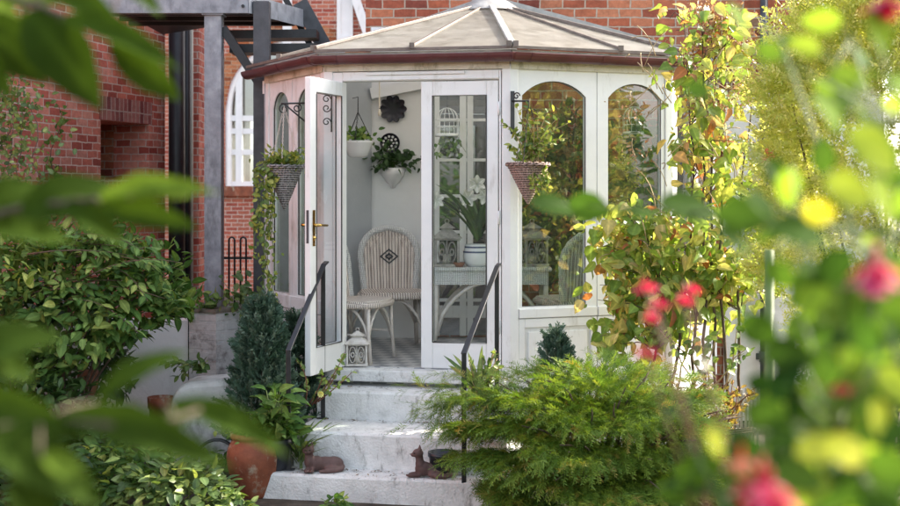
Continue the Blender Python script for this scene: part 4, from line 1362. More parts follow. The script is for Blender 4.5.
# lanterns
def lantern(label, loc, wd, h, mat, name='lantern', group=None):
    t = thing(name, label, 'lantern', (0, 0, 0), group)
    r = wd / 2
    m = MB(); m.box(-r, r, -r, r, 0, h * .06); m.build('base', mat, t, bevel=.004)
    b = h * .56
    for sx in (-1, 1):
        for sy in (-1, 1):
            m = MB(); m.box(sx * r * .86 - r * .08, sx * r * .86 + r * .08, sy * r * .86 - r * .08, sy * r * .86 + r * .08, h * .0605, b); m.build('corner_post', mat, t)
    for ax in range(4):
        m = MB()
        Rm = Matrix.Rotation(PI / 2 * ax, 3, 'Z')
        y = -r * .88
        zc = (h * .06 + b) / 2
        for cx_ in (-r * .38, r * .38):
            pts = [Rm @ Vector((cx_ + r * .30 * math.cos(2 * PI * k / 14), y, zc + (b - h * .06) * .42 * math.sin(2 * PI * k / 14))) for k in range(15)]
            m.tube(pts, r * .045, 5)
            pts = [Rm @ Vector((cx_ + r * .16 * math.cos(2 * PI * k / 8), y, zc + r * .22 * math.sin(2 * PI * k / 8))) for k in range(9)]
            m.tube(pts, r * .06, 5)
        m.tube([Rm @ Vector((0, y, h * .06)), Rm @ Vector((0, y, b))], r * .05, 5)
        m.build('fretwork', mat, t, True)
    m = MB(); m.box(-r * 1.02, r * 1.02, -r * 1.02, r * 1.02, b, b + h * .04); m.build('cornice', mat, t, bevel=.003)
    m = MB()
    def fr_(r0, r1, z0, z1):
        vs = [Vector((sx * rr, sy * rr, zz)) for rr, zz in ((r0, z0), (r1, z1)) for sx, sy in ((-1, -1), (1, -1), (1, 1), (-1, 1))]
        m.hexa(vs)
    fr_(r * 1.16, r * .52, b + h * .041, b + h * .19)
    fr_(r * .46, r * .46, b + h * .19, b + h * .25)
    fr_(r * .64, r * .12, b + h * .25, b + h * .36)
    m.build('roof', mat, t)
    m = MB(); pts = [Vector((r * .16 * math.cos(2 * PI * k / 14), 0, b + h * .36 + r * .15 + r * .16 * math.sin(2 * PI * k / 14))) for k in range(15)]
    m.tube(pts, r * .035, 6); m.build('ring', mat, t, True)
    m = MB(); m.lathe([(0, 0), (r * .32, 0), (r * .32, h * .2), (0, h * .2)], (0, 0, h * .062), 18); m.build('candle', M['candle'], t, True)
    t.location = loc
    return t
lantern('small distressed white lantern standing on the floor inside the open door', (P(357.5, 0, 8.75).x, 8.75, ZF), .155, .26, M['lantern'])
la = lantern('square fretwork lantern on the wicker table behind the door glass', (P(447, 0, 9.5).x, 9.5, zt4), .2, .36, M['lantern_grey'], group='fretwork lanterns on the wicker table')
dup(la, (P(532, 0, 9.55).x, 9.55, zt4), math.radians(20), 'square fretwork lantern on the table seen through the arched window')

# china pot with lily
cp = thing('china_pot', 'white china pot with thin blue bands on the wicker table', 'plant pot', (P(477, 0, 9.5).x, 9.5, zt4))
c = Vector(cp.location)
mb = MB(); mb.lathe([(0, 0), (.075, 0), (.10, .03), (.108, .08), (.10, .13), (.088, .15), (.094, .165), (.088, .17), (.08, .15), (0, .14)], c, 32); mb.build('pot', M['china'], cp, True)
for z, r in ((.105, .1065), (.142, .095)):
    mb = MB(); mb.lathe([(r, z), (r + .001, z + .006), (r - .001, z + .013)], c, 32); mb.build('blue_band', M['blue'], cp, True)
# tea cup / saucer beside the lantern
bw = thing('terracotta_dish', 'little terracotta dish on the table between lantern and china pot', 'dish', (P(459, 0, 9.42).x, 9.42, zt4))
mb = MB(); mb.lathe([(0, 0), (.03, 0), (.048, .035), (.044, .035), (.03, .01), (0, .008)], Vector(bw.location), 20); mb.build('dish', M['terracotta2'], bw, True)

# hanging white bowl
hb = thing('hanging_bowl', 'white scalloped hanging bowl on dark chains inside the doorway', 'hanging planter', P(358, 141, 9.5))
c = P(358, 141, 9.5)
mb = MB(); mb.lathe([(0, -.125), (.055, -.125), (.075, -.11), (.095, -.06), (.112, -.02), (.125, 0), (.118, 0), (.105, -.02), (0, -.03)], c, 40, wob=lambda j, a: 1 + .02 * math.cos(18 * a)); mb.build('bowl', M['china'], hb, True)
topc = P(358, 97, 9.5); mid = P(358, 112, 9.5)
for k in range(3):
    a = 2 * PI * k / 3 + .4
    e = c + Vector((.115 * math.cos(a), .115 * math.sin(a), 0))
    m = MB()
    nl = 14
    for i in range(nl):
        p = mid.lerp(e, (i + .5) / nl)
        d = (e - mid).normalized() * .011
        sd = d.cross(Vector((0, 0, 1)) if i % 2 else Vector((1, .3, 0))).normalized() * .005
        m.tube([p - d, p - d * .5 + sd, p + d * .5 + sd, p + d, p + d * .5 - sd, p - d * .5 - sd, p - d], .0022, 4, False)
    m.build('chain', M['iron'], hb)
m = MB(); m.tube([topc + Vector((-.05, .12, 0)), topc, mid], .004, 6); m.build('hook', M['iron'], hb, True)

# pull cord
pc = thing('pull_cord', 'thin cream light pull cord hanging in the doorway', 'pull cord', P(379.5, 81, 9.3))
mb = MB(); mb.tube([P(379.5, 80, 9.3), P(379.5, 108, 9.3)], .0055, 6); mb.build('cord', M['cord'], pc)
mb = MB(); mb.lathe([(0, 0), (.010, .004), (.012, .02), (.008, .045), (.003, .055), (0, .055)], P(379.5, 116, 9.3), 12); mb.build('toggle', M['cord'], pc, True)
mb = MB(); mb.lathe([(.028, 0), (.032, .02), (0, .03), (0, 0)], P(379.5, 81, 9.3), 14); mb.build('ceiling_rose', M['plaster'], pc, True)
# beam carrying the cord and hanging bowl
cb = MB(); cb.beam((P(345, 0, 9.4).x - .35, 9.42, 2.80), (1.9, 9.42, 2.80), .05, .07); cb.build('tie_beam', M['plaster'], cons)

# wall plates and wall planter on back wall
wy = HY - .06
pa = thing('dark_plate', 'dark scalloped flower shaped plate on the back wall', 'plate', P(393, 109, wy - .02))
c = P(393, 109, wy - .012)
def plate(mb, c, r, lobes, amp, dish=.02, n=72):
    vs = [Vector((c.x, c.y, c.z))]; fs = []
    rad = [.25, .6, .85, 1.0]
    dep = [0, 0, -.5 * dish, -dish]
    for j, (q, d) in enumerate(zip(rad, dep)):
        for k in range(n):
            a = 2 * PI * k / n
            rr = r * q * (1 + amp * q * (abs(math.cos(lobes * a / 2)) - .6))
            vs.append(Vector((c.x + rr * math.cos(a), c.y + d, c.z + rr * math.sin(a))))
    for k in range(n): fs.append((0, 1 + (k + 1) % n, 1 + k))
    for j in range(3):
        for k in range(n):
            fs.append((1 + j * n + k, 1 + j * n + (k + 1) % n, 1 + (j + 1) * n + (k + 1) % n, 1 + (j + 1) * n + k))
    mb.add(vs, fs)
mb = MB(); plate(mb, c, .108, 10, .22); mb.build('plate', M['enamel'], pa, True)
pb = thing('patterned_plate', 'round pierced plate with a pale pattern above the wall planter', 'plate', P(390, 143, wy - .02))
c = P(390, 143, wy - .012)
mb = MB(); plate(mb, c, .083, 24, .0); po = mb.build('plate', M['enamel'], pb, True)
for rr, nn, s2 in ((.028, 6, .010), (.055, 11, .011)):
    for k in range(nn):
        a = 2 * PI * k / nn
        m = MB(); m.ell(c + Vector((rr * math.cos(a), -.005 if rr < .04 else -.008, rr * math.sin(a))), (s2, .003, s2), 8, 5); m.build('pale_spot', M['plaster'], po, True)
wpl = thing('wall_planter', 'white fluted half round planter with dark foliage on the back wall', 'wall planter', P(393, 180, wy))
c = P(393, 168, wy - .003)
mb = MB(); mb.lathe([(.0, -.17), (.02, -.165), (.028, -.14), (.055, -.12), (.095, -.06), (.11, 0), (.1, 0), (.085, -.02), (0, -.03)], c, 40, wob=lambda j, a: 1 + .03 * math.cos(20 * a)); mb.build('planter', M['china'], wpl, True)

# hanging wire bird cages
def birdcage(label, loc):
    t = thing('birdcage', label, 'birdcage', (0, 0, 0), 'white wire birdcages hanging inside')
    r, h = .085, .20
    m = MB()
    for k in range(14):
        a = 2 * PI * k / 14
        pts = [(r * math.cos(a), r * math.sin(a), 0), (r * math.cos(a), r * math.sin(a), h * .55)] + [(r * math.cos(a) * math.cos(PI / 2 * j / 5), r * math.sin(a) * math.cos(PI / 2 * j / 5), h * .55 + h * .45 * math.sin(PI / 2 * j / 5)) for j in range(1, 6)]
        m.tube(pts, .0022, 4, False)
    for z in (.0, h * .28, h * .55):
        m.tube([(r * math.cos(2 * PI * k / 20), r * math.sin(2 * PI * k / 20), z) for k in range(21)], .003, 5, False)
    m.build('wire_cage', M['china'], t, True)
    m = MB(); m.lathe([(0, -.02), (r * 1.05, -.02), (r * 1.05, .0), (0, .0)], (0, 0, 0), 24); m.build('base', M['china'], t, True)
    m = MB(); m.tube([(0, 0, h), (0, 0, h + .35)], .0025, 5); m.build('hanger', M['iron'], t)
    t.location = loc
    return t
bc = birdcage('white wire birdcage hanging behind the closed door glass', P(447, 134, 9.45))
dup(bc, P(634, 132, 9.7), .3, 'white wire birdcage hanging behind the second arched window')

# ================================================================== hanging baskets outside
def basket(name, label, rim, r, h, mat, n=44, rows=26):
    t = thing(name, label, 'hanging basket', rim)
    m = MB()
    prof = []
    for j in range(rows + 1):
        q = j / rows
        prof.append((r * (.03 + .97 * q ** .92), -h * (1 - q)))
    m.lathe(prof, rim, n, wob=lambda j, a: 1 + .035 * math.sin(a * n / 2 / 2 + (PI if j % 2 else 0)) + .012 * math.sin(j * 1.9 + a * 2))
    m.build('basket', mat, t, True, fixn=False)
    m = MB()
    for ph in (0, PI):
        m.tube([rim + Vector(((r + .006 * math.cos(9 * a + ph)) * math.cos(a), (r + .006 * math.cos(9 * a + ph)) * math.sin(a), .004 + .008 * math.sin(9 * a + ph))) for a in [2 * PI * k / 72 for k in range(73)]], .008, 6, False)
    m.build('rim', mat, t, True)
    m = MB(); m.lathe([(0, 0), (r * .95, -.01)], rim + Vector((0, 0, -.008)), 20); m.build('soil', M['soil'], t)
    return t
rimL = P(284.5, 167, 8.6)
b1 = basket('hanging_basket', 'dark cone shaped wicker hanging basket left of the open door', rimL, .128, .30, M['basket'])
hk = P(284, 106, 8.6)
for k in range(3):
    a = 2 * PI * k / 3 + .5
    e = rimL + Vector((.12 * math.cos(a), .12 * math.sin(a), .005))
    m = MB(); nl = 30
    for i in range(nl):
        p = hk.lerp(e, (i + .5) / nl); d = (e - hk).normalized() * .0095
        sd = d.cross(Vector((0, 1, .1)) if i % 2 else Vector((1, .3, 0))).normalized() * .004
        m.tube([p - d, p - d * .5 + sd, p + d * .5 + sd, p + d, p + d * .5 - sd, p - d * .5 - sd, p - d], .0018, 4, False)
    m.build('chain', M['cane'], b1)
def scroll(m, c, ex, r, turns, r_t, sgn=1, start=0):
    pts = []
    for k in range(int(22 * turns)):
        a = start + sgn * 2 * PI * k / 22
        rr = r * (1 - .8 * k / (22 * turns))
        pts.append(c + ex * (rr * math.cos(a)) + Vector((0, 0, rr * math.sin(a))))
    m.tube(pts, r_t, 6)
wb = thing('basket_bracket', 'black scrolled iron bracket holding the dark left basket', 'bracket', P(306, 112, 8.62))
a = P(281, 103.5, 8.6); b = P(309, 103, 8.66); e = P(307, 123, 8.66)
ex = (b - a).normalized(); ex.z = 0
m = MB(); m.tube([a, b], .007, 6); m.build('arm', M['iron'], wb, True)
m = MB(); m.tube([b + Vector((0, 0, .03)), e + Vector((.012, 0, -.02))], .008, 6); m.build('back_plate', M['iron'], wb, True)
m = MB(); m.tube([a + ex * .02, e], .006, 6); m.build('strut', M['iron'], wb, True)
m = MB(); scroll(m, a + ex * .02 + Vector((0, 0, -.038)), ex, .036, 1.4, .005, 1, PI / 2); m.build('scroll', M['iron'], wb, True)
m = MB(); scroll(m, b - ex * .085 + Vector((0, 0, -.036)), ex, .034, 1.4, .005, -1, PI / 2); m.build('scroll', M['iron'], wb, True)
# second bracket seen through the open door glass
sb = thing('scroll_bracket', 'dark scrolled iron bracket seen through the open door glass', 'bracket', P(328, 100, 8.66))
m = MB(); xx = P(331.5, 0, 8.64)
m.tube([P(331.5, 92, 8.64), P(331.5, 132, 8.64)], .006, 6); m.build('back_plate', M['iron'], sb, True)
for v, s3 in ((99, 1), (108, -1), (122, 1)):
    m = MB(); scroll(m, P(326.5, v, 8.63), Vector((1, .1, 0)), .030, 1.3, .0045, s3, 0); m.build('scroll', M['iron'], sb, True)
rimR = P(528, 165, 8.33)
b2 = basket('hanging_basket', 'brown cone shaped wicker hanging basket right of the doors', rimR, .14, .265, M['basket2'])
rb = thing('basket_bracket', 'black iron wall bracket on the right door post', 'bracket', P(512, 110, 8.45))
m = MB(); m.beam(P(512.5, 91, 8.46), P(512.5, 134, 8.46), .028, .012); m.build('back_plate', M['iron'], rb)
m = MB(); m.tube([P(512.5, 101, 8.455), P(529, 101, 8.33)], .007, 6); m.build('arm', M['iron'], rb, True)
m = MB(); scroll(m, P(516.5, 96, 8.44), Vector((.8, -.5, 0)).normalized(), .026, 1.3, .005, 1, 0); m.build('scroll', M['iron'], rb, True)
hk2 = P(529, 102, 8.33)
for k in range(3):
    a = 2 * PI * k / 3 + .2
    e = rimR + Vector((.128 * math.cos(a), .128 * math.sin(a), .005))
    m = MB(); m.tube([hk2, e], .0025, 5); m.build('chain', M['iron'], b2)

# small picket fence and pole on the right
pf = thing('picket_fence', 'short fence of thin grey palings behind the juniper', 'fence', (P(729, 0, 7.9).x, 7.9, 0))
for k, z in enumerate((.62, .40)):
    m = MB(); m.beam((P(700, 0, 7.93).x, 7.93, z), (P(760, 0, 7.93).x, 7.93, z), .012, .02); m.build('rail', M['pale'], pf)
for k in range(15):
    x = P(703 + k * 3.9, 0, 7.9).x
    m = MB(); m.beam((x, 7.915 - .0, 0), (x + random.uniform(-.006, .006), 7.915, .66 + random.uniform(-.02, .015)), .014, .008, Vector((0, 1, 0))); m.build('pale', M['pale'], pf)
downpipe('drainpipe', 'slim dark drainpipe on the white wall at the right', 764, 10.36, .032, M['greysteel'], 0, 3.75)
# ================================================================== planting
def A3(v): return np.array([v[0], v[1], v[2]], float)
def along(pts, n, t0=0.0):
    """n random points on a polyline with tangents"""
    pts = np.array([A3(p) for p in pts])
    seg = np.linalg.norm(np.diff(pts, axis=0), axis=1)
    cum = np.concatenate([[0], np.cumsum(seg)])
    s = (t0 + (1 - t0) * RNG.random(n)) * cum[-1]
    i = np.clip(np.searchsorted(cum, s) - 1, 0, len(seg) - 1)
    f = ((s - cum[i]) / np.maximum(seg[i], 1e-6))[:, None]
    return pts[i] * (1 - f) + pts[i + 1] * f, unit(pts[i + 1] - pts[i])
def plant(name, label, cat, base, group=None):
    return thing(name, label, cat, base, group)

def bush(name, label, cat, c, r, n, tpl, size, mat, ratio=1.0, inner=.6, stems=10, stem_mat='bark', upb=.25, var=None, droop=.25, front=.75, sz_jit=.35, vmul=1.0, up=-.5, clip=None):
    base = (c[0], c[1], 0)
    t = plant(name, label, cat, base)
    m = MB()
    tips = []
    for k in range(stems):
        d = Vector((random.gauss(0, 1), random.gauss(0, 1), random.uniform(-.1, 1))).normalized()
        e = Vector(c) + Vector((d.x * r[0], d.y * r[1], d.z * r[2])) * .85
        if clip is not None and not clip(np.array([[e.x + .12, e.y, e.z]]))[0]: continue
        st_ = Vector((c[0] + random.uniform(-.1, .1), c[1] + random.uniform(-.1, .1), 0))
        pts = curve(st_, e, (d.x * -.08, d.y * -.08, .12), 7, .015)
        m.tube(pts, taper(.014, .004, 8), 6)
    m.build('stems', M[stem_mat], t, True)
    Pp, nn = shell(n, c, r, inner, up, front)
    k = len(Pp)
    D = unit(nn * .7 + np.array([0, 0, upb]) + RNG.normal(size=(k, 3)) * .55 + np.array([0, -.15, 0]))
    D[:, 2] -= droop
    Nn = unit(nn * .6 + np.array([0, -.1, .9]) + RNG.normal(size=(k, 3)) * .35)
    L = size * (1 + RNG.normal(size=k) * sz_jit * .6).clip(.45, 1.7)
    f = Fol()
    tl = tpl if isinstance(tpl, list) else [tpl]
    idx = RNG.integers(0, len(tl), k)
    vv = RNG.random(k) * vmul
    keep = Pp[:, 2] > .02
    if clip is not None: keep &= clip(Pp)
    for q, tt in enumerate(tl):
        s_ = (idx == q) & keep
        f.add(tt, Pp[s_], D[s_], Nn[s_], L[s_], L[s_] * ratio, vv[s_])
    f.build('foliage', M[mat], t)
    return t

# -- big leafy shrub at the left
t = bush('leafy_shrub', 'large dense green leafy shrub against the pink brick wall', 'shrub', (-2.66, 8.45, 1.02), (.98, .62, .70), 5400, [LANCE, OVAL], .083, 'lf_shrub', .9, .55, 16,
         clip=lambda p: p[:, 0] < -1.72 - np.maximum(0, 1.15 - p[:, 2]) * 1.8)
# arching side sprays
f = Fol(); m = MB()
for k in range(24):
    a = Vector((-2.35 + random.uniform(-.5, .3), 8.2 + random.uniform(-.25, .2), random.uniform(1.1, 1.6)))
    e = Vector((random.uniform(-2.35, -1.66), 8.1 + random.uniform(-.3, .2), a.z + random.uniform(-.25, .22)))
    if e.x < a.x: e.x = a.x + .2
    pts = curve(a, e, (0, 0, .07), 6)
    m.tube(pts, taper(.005, .002, 7), 5)
    Pp, T = along(pts, 15)
    sd = np.cross(T, [0, 0, 1.0]) * RNG.choice([-1, 1], (15, 1))
    f.add(LANCE, Pp, unit(T * .6 + sd * .7 + [0, 0, -.15]), unit(np.array([0, -.3, 1]) + RNG.normal(size=(15, 3)) * .25), .10 * RNG.uniform(.7, 1.2, 15), .095)
f.build('arching_leaves', M['lf_shrub'], t); m.build('arching_stems', M['bark'], t, True)
# shrub on the far left low, darker
bush('dark_shrub', 'dark green shrub low at the left edge below the large leafy shrub', 'shrub', (-2.72, 7.9, .42), (.50, .40, .42), 1100, [OVAL, LANCE], .085, 'lf_dark', .95, .5, 8)
# climbing plant upper left
def vine(name, label, cat, paths, n_each, tpl, size, mat, stem_mat, base, spread=.05, nrm=(0, -1, .3), stem_r=.006, hang=-.3):
    t = plant(name, label, cat, base)
    m = MB(); f = Fol()
    for pts in paths:
        m.tube(pts, taper(stem_r, stem_r * .4, len(pts)), 5)
        Pp, T = along(pts, n_each)
        Pp = Pp + RNG.normal(size=Pp.shape) * spread
        D = unit(RNG.normal(size=Pp.shape) + np.array([0, -.3, hang]))
        Nn = unit(np.array(nrm) + RNG.normal(size=Pp.shape) * .4)
        f.add(tpl, Pp, D, Nn, size * RNG.uniform(.6, 1.25, n_each))
    m.build('stems', M[stem_mat], t, True); f.build('foliage', M[mat], t)
    return t
paths = [curve(P(-20 + 12 * k, 235, 9.8 - .15 * k), P(-8 + 9 * k, 70 + 30 * random.random(), 10.05), (.05, 0, .0), 8, .05) for k in range(5)]
vine('wall_climber', 'pale green climber clinging to the brick wall at the left edge', 'climber', paths, 170, OVAL, .05, 'lf_pale', 'bark', (P(0, 0, 9.8).x, 9.8, 0), .10)
def wing_pt(u, v, off=.04):
    k = (u - 450) / F
    s_ = (k * 7.04 + 4.63) / (.2815 - k * .9596)
    p = W.p(s_, off, 0); p.z = EYE - (v - VH) * p.y / F
    return p
paths = [[wing_pt(52 + 6 * math.sin(k * .9), 215 - k * 11) for k in range(11)], [wing_pt(54 + 4 * math.sin(k * .7), 215 - k * 6) for k in range(9)]]
vine('ivy_runner', 'thin ivy runner climbing the pink brick wall beside the recess', 'ivy', paths, 55, IVY, .06, 'lf_shrub', 'bark', (wing_pt(52, 215).x, wing_pt(52, 215).y, 0), .035, (.8, -.5, .2))

# -- ground plants along the front left
def clump(name, label, u, v, Y, r, h, n, tpl, size, mat, ratio=1, cat='plant'):
    c = P(u, v, Y)
    t = plant(name, label, cat, (c.x, Y, 0))
    f = Fol(); m = MB()
    th = RNG.uniform(0, 2 * PI, n); rr = np.sqrt(RNG.random(n)) * r
    zz = h * (1 - .55 * (rr / r) ** 2) * RNG.uniform(.45, 1.08, n)
    Pp = np.stack([c.x + rr * np.cos(th), Y + rr * np.sin(th) * .8, zz], 1)
    out = np.stack([np.cos(th), np.sin(th), np.zeros(n)], 1)
    D = unit(out * .8 + RNG.normal(size=(n, 3)) * .55 + [0, -.25, .1])
    Nn = unit(np.array([0, -.25, 1]) + RNG.normal(size=(n, 3)) * .35)
    f.add(tpl, Pp, D, Nn, size * RNG.uniform(.6, 1.25, n), size * ratio * RNG.uniform(.7, 1.15, n))
    for k in range(10):
        i = RNG.integers(0, n)
        m.tube(curve((c.x + random.uniform(-.05, .05), Y, 0), tuple(Pp[i]), (0, 0, .02), 4), [.004, .004, .003, .003, .002], 5)
    m.build('stems', M['greenstem'], t, True); f.build('foliage', M[mat], t)
    return t
clump('border_plant', 'bright green leafy border plant at the bottom left of the urn', 172, 500, 7.35, .36, .34, 420, OVAL, .085, 'lf_pale')
clump('border_plant', 'mid green spreading plant below the blurred leaves', 118, 490, 7.5, .36, .42, 420, LANCE, .11, 'lf_shrub')
clump('border_plant', 'dark low plant with narrow leaves in the bottom left corner', 40, 498, 7.3, .40, .44, 420, LANCE, .11, 'lf_dark')
clump('border_plant', 'small fresh green seedling clump in front of the urn', 225, 506, 7.25, .17, .17, 150, OVAL, .06, 'lf_pale')
clump('border_plant', 'leafy plant under the wall pocket pot', 88, 450, 8.2, .28, .36, 200, OVAL, .095, 'lf_shrub')
clump('border_plant', 'trailing green plant on the soil in front of the low rounded wall', 205, 470, 8.2, .2, .22, 130, OVAL, .06, 'lf_shrub')
clump('border_plant', 'low green weed at the foot of the bottom step', 335, 512, 7.45, .08, .10, 40, OVAL, .06, 'lf_shrub')
c = P(178, 368, 8.7)
t = plant('trailing_plant', 'sparse trailing plant over the low rounded wall', 'plant', (c.x, 8.7, .65))
f = Fol(); m = MB()
for k in range(8):
    a = Vector((-1.72, 8.62, .67)); e = P(random.uniform(150, 235), random.uniform(362, 385), 8.5 + random.random() * .2)
    pts = curve(a, e, (0, 0, .05), 6); m.tube(pts, .003, 5)
    Pp, T = along(pts, 9); f.add(OVAL, Pp, unit(T + RNG.normal(size=(9, 3)) * .6), unit(np.array([0, -.4, 1]) + RNG.normal(size=(9, 3)) * .3), .06)
f.build('foliage', M['lf_pale'], t); m.build('stems', M['greenstem'], t, True)
# plants on the white wall top (by the railing)
for (u, v, n, mt, lab, hh) in ((205, 312, 60, 'lf_shrub', 'broad green leaves hanging over the painted wall by the grey post', .1), (246, 300, 80, 'lf_pale', 'bronze green weed growing on the painted wall top', .17)):
    c = P(u, v, 9.75)
    t = plant('wall_top_plant', lab, 'plant', (c.x, 9.75, .97))
    f = Fol(); m = MB()
    Pp = np.array(A3((c.x, 9.78, 1.0))) + RNG.normal(size=(n, 3)) * [.10, .05, hh * .45] + [0, 0, hh * .6]
    f.add(OVAL, Pp, unit(RNG.normal(size=(n, 3)) + [0, -.5, 0]), unit(np.array([0, -.6, .8]) + RNG.normal(size=(n, 3)) * .3), .07 * RNG.uniform(.6, 1.3, n))
    for k in range(8): m.tube([(c.x, 9.78, .96), tuple(Pp[k])], .0025, 5)
    f.build('foliage', M[mt], t); m.build('stems', M['greenstem'], t, True)

# -- conifers
def conifer(name, label, base, r, h, n, size, mat='bluecon', lump=.12):
    t = plant(name, label, 'conifer', base)
    m = MB(); m.tube([(base[0], base[1], base[2]), (base[0] + .01, base[1], base[2] + h * .5), (base[0], base[1], base[2] + h * .96)], [.022, .014, .004], 7)
    m.build('trunk', M['bark'], t, True)
    f = Fol()
    q = RNG.random(n) ** .72
    th = RNG.uniform(0, 2 * PI, n)
    zz = q * h * .97
    prof_ = (1 - (zz / h)) ** .75 * np.minimum(1, .55 + zz / (h * .16))
    prof_ *= 1 + lump * np.sin(th * 5 + zz * 21) + lump * .8 * np.sin(th * 3 - zz * 33)
    rr = r * prof_ * RNG.uniform(.62, 1.05, n)
    Pp = np.array(base) + np.stack([rr * np.cos(th), rr * np.sin(th), zz], 1)
    out = np.stack([np.cos(th), np.sin(th), np.zeros(n)], 1)
    D = unit(out * .75 + np.array([0, 0, .95]) + RNG.normal(size=(n, 3)) * .35)
    Nn = unit(np.cross(D, RNG.normal(size=(n, 3))))
    idx = RNG.integers(0, 4, n)
    L = size * RNG.uniform(.6, 1.25, n); vv = RNG.random(n)
    for k in range(4):
        s_ = idx == k
        f.add(CONSPRAY[k], Pp[s_], D[s_], Nn[s_], L[s_], L[s_], vv[s_])
    f.build('foliage', M[mat], t)
    return t
conifer('dwarf_conifer', 'blue green cone shaped conifer left of the steps', (P(262, 0, 8.15).x, 8.15, .25), .232, P(0, 303, 8.15).z - .25, 1700, .11)
conifer('dwarf_conifer', 'narrow dark conifer behind the left handrail post', (P(298, 0, 8.5).x, 8.5, .3), .19, P(0, 318, 8.5).z - .3, 800, .10)
conifer('dwarf_conifer', 'small blue conifer tip in front of the white panels', (P(556, 0, 8.0).x, 8.0, .45), .17, P(0, 334, 8.0).z - .45, 520, .085)
# foliage on the urn
c = Vector(urn.location)
t = plant('urn_plant', 'low green plant filling the terracotta urn', 'plant', (c.x, c.y, .36))
f = Fol(); n = 320
Pp = np.array([c.x, c.y, .40]) + RNG.normal(size=(n, 3)) * [.085, .07, .035] + [0, 0, .03]
f.add(OVAL, Pp, unit(RNG.normal(size=(n, 3)) + [0, -.3, .2]), unit(np.array([0, -.3, 1]) + RNG.normal(size=(n, 3)) * .4), .045 * RNG.uniform(.6, 1.2, n)); f.build('foliage', M['lf_shrub'], t)

# -- leafy plant behind the left cat
c = Vector(bp1.location)
t = plant('broadleaf_plant', 'glossy green broad leaved plant in the dark pot behind the left cat', 'plant', (c.x, c.y, c.z + .17))
f = Fol(); m = MB(); n = 170
top = np.array([c.x, c.y - .02, c.z + .19])
th = RNG.uniform(0, 2 * PI, n); el = RNG.uniform(.15, 1.45, n)
D = np.stack([np.cos(th) * np.cos(el), np.sin(th) * np.cos(el), np.sin(el)], 1)
Ls = RNG.uniform(.07, .34, n) * (.65 + .35 * np.sin(el))
Pp = top + D * Ls[:, None] * [.62, .6, 1.0]
out = np.stack([np.cos(th), np.sin(th), np.zeros(n)], 1)
LD = unit(out * .8 + [0, 0, .35] + RNG.normal(size=(n, 3)) * .3)
f.add(BROAD, Pp, LD, unit(np.array([0, -.35, 1]) + RNG.normal(size=(n, 3)) * .35), RNG.uniform(.08, .135, n), RNG.uniform(.09, .13, n))
for i in range(n): m.tube([tuple(top - [0, 0, .03]), tuple(Pp[i])], .0028, 4)
f.build('foliage', M['lf_shrub'], t); m.build('stems', M['greenstem'], t, True)
f = Fol()
fc = P(321, 394, 7.9)
for k in range(9):
    a = 2 * PI * k / 9
    f.add(PETAL, [A3(fc)], [[math.cos(a), -.5, math.sin(a)]], [[0, -1, .2]], .028, .03, .95)
f.build('flower', M['yellowbush'], t)
# wispy strap leaves near the urn
t = plant('strap_leaf_plant', 'pale arching strap leaves between the urn and the left cat', 'plant', (P(298, 0, 7.9).x, 7.9, 0))
f = Fol(); n = 34; th = RNG.uniform(0, 2 * PI, n)
b0 = np.array([P(300, 0, 7.85).x, 7.9, .22])
D = np.stack([np.cos(th) * .5, np.sin(th) * .5 - .1, np.full(n, .9)], 1)
f.add(STRAP, b0 + RNG.normal(size=(n, 3)) * .02, D, np.stack([-np.cos(th), -np.sin(th), np.full(n, .5)], 1), RNG.uniform(.2, .34, n), .35)
m = MB(); m.tube([(b0[0], b0[1], 0), (b0[0], b0[1], .24)], .012, 6); m.build('stem', M['greenstem'], t, True); f.build('foliage', M['lf_pale'], t)
# twiggy rose shoot at the foot of the open door
t = plant('rose_shoot', 'thin leafy shoot growing at the foot of the open door', 'plant', (P(318, 0, 8.15).x, 8.15, .5))
f = Fol(); m = MB()
for (a, b) in (((312, 405), (345, 352)), ((315, 404), (338, 368)), ((308, 406), (322, 372)), ((318, 402), (352, 372)), ((306, 400), (296, 360))):
    pts = curve(P(*a, 8.12), P(*b, 8.08), (.03, 0, .02), 6); m.tube(pts, taper(.005, .002, 7), 5)
    Pp, T = along(pts, 13, .2); f.add(OVAL, Pp, unit(T + RNG.normal(size=(13, 3)) * .8), unit(np.array([0, -.7, .7]) + RNG.normal(size=(13, 3)) * .4), .042 * RNG.uniform(.6, 1.2, 13))
m.build('stems', M['redstem'], t, True); f.build('foliage', M['lf_pale'], t)

# -- hanging basket planting
t = plant('trailing_basket_plant', 'yellow green trailing plant spilling from the dark left basket', 'plant', rimL)
f = Fol(); m = MB()
n = 230
Pp = A3(rimL) + RNG.normal(size=(n, 3)) * [.075, .06, .028] + [0, 0, .04]
f.add(OVAL, Pp, unit(RNG.normal(size=(n, 3)) + [0, -.3, .6]), unit(np.array([0, -.5, .8]) + RNG.normal(size=(n, 3)) * .4), .042 * RNG.uniform(.6, 1.3, n))
for k in range(9):
    x = random.uniform(254, 271)
    pts = [rimL + Vector((-.08, -.03, .02)), P(271 - random.random() * 5, 163, 8.52)] + [P(x + 4 * math.sin(j * .9 + k), 170 + j * (8 + 3.2 * (k % 4)), 8.52) for j in range(9)]
    m.tube(pts, .003, 5)
    q = 22 + 6 * (k % 4)
    Pp, T = along(pts, q, .1); Pp = Pp + RNG.normal(size=Pp.shape) * .02
    f.add(OVAL, Pp, unit(RNG.normal(size=(q, 3)) + [0, -.4, -.4]), unit(np.array([0, -.9, .4]) + RNG.normal(size=(q, 3)) * .4), .045 * RNG.uniform(.6, 1.25, q))
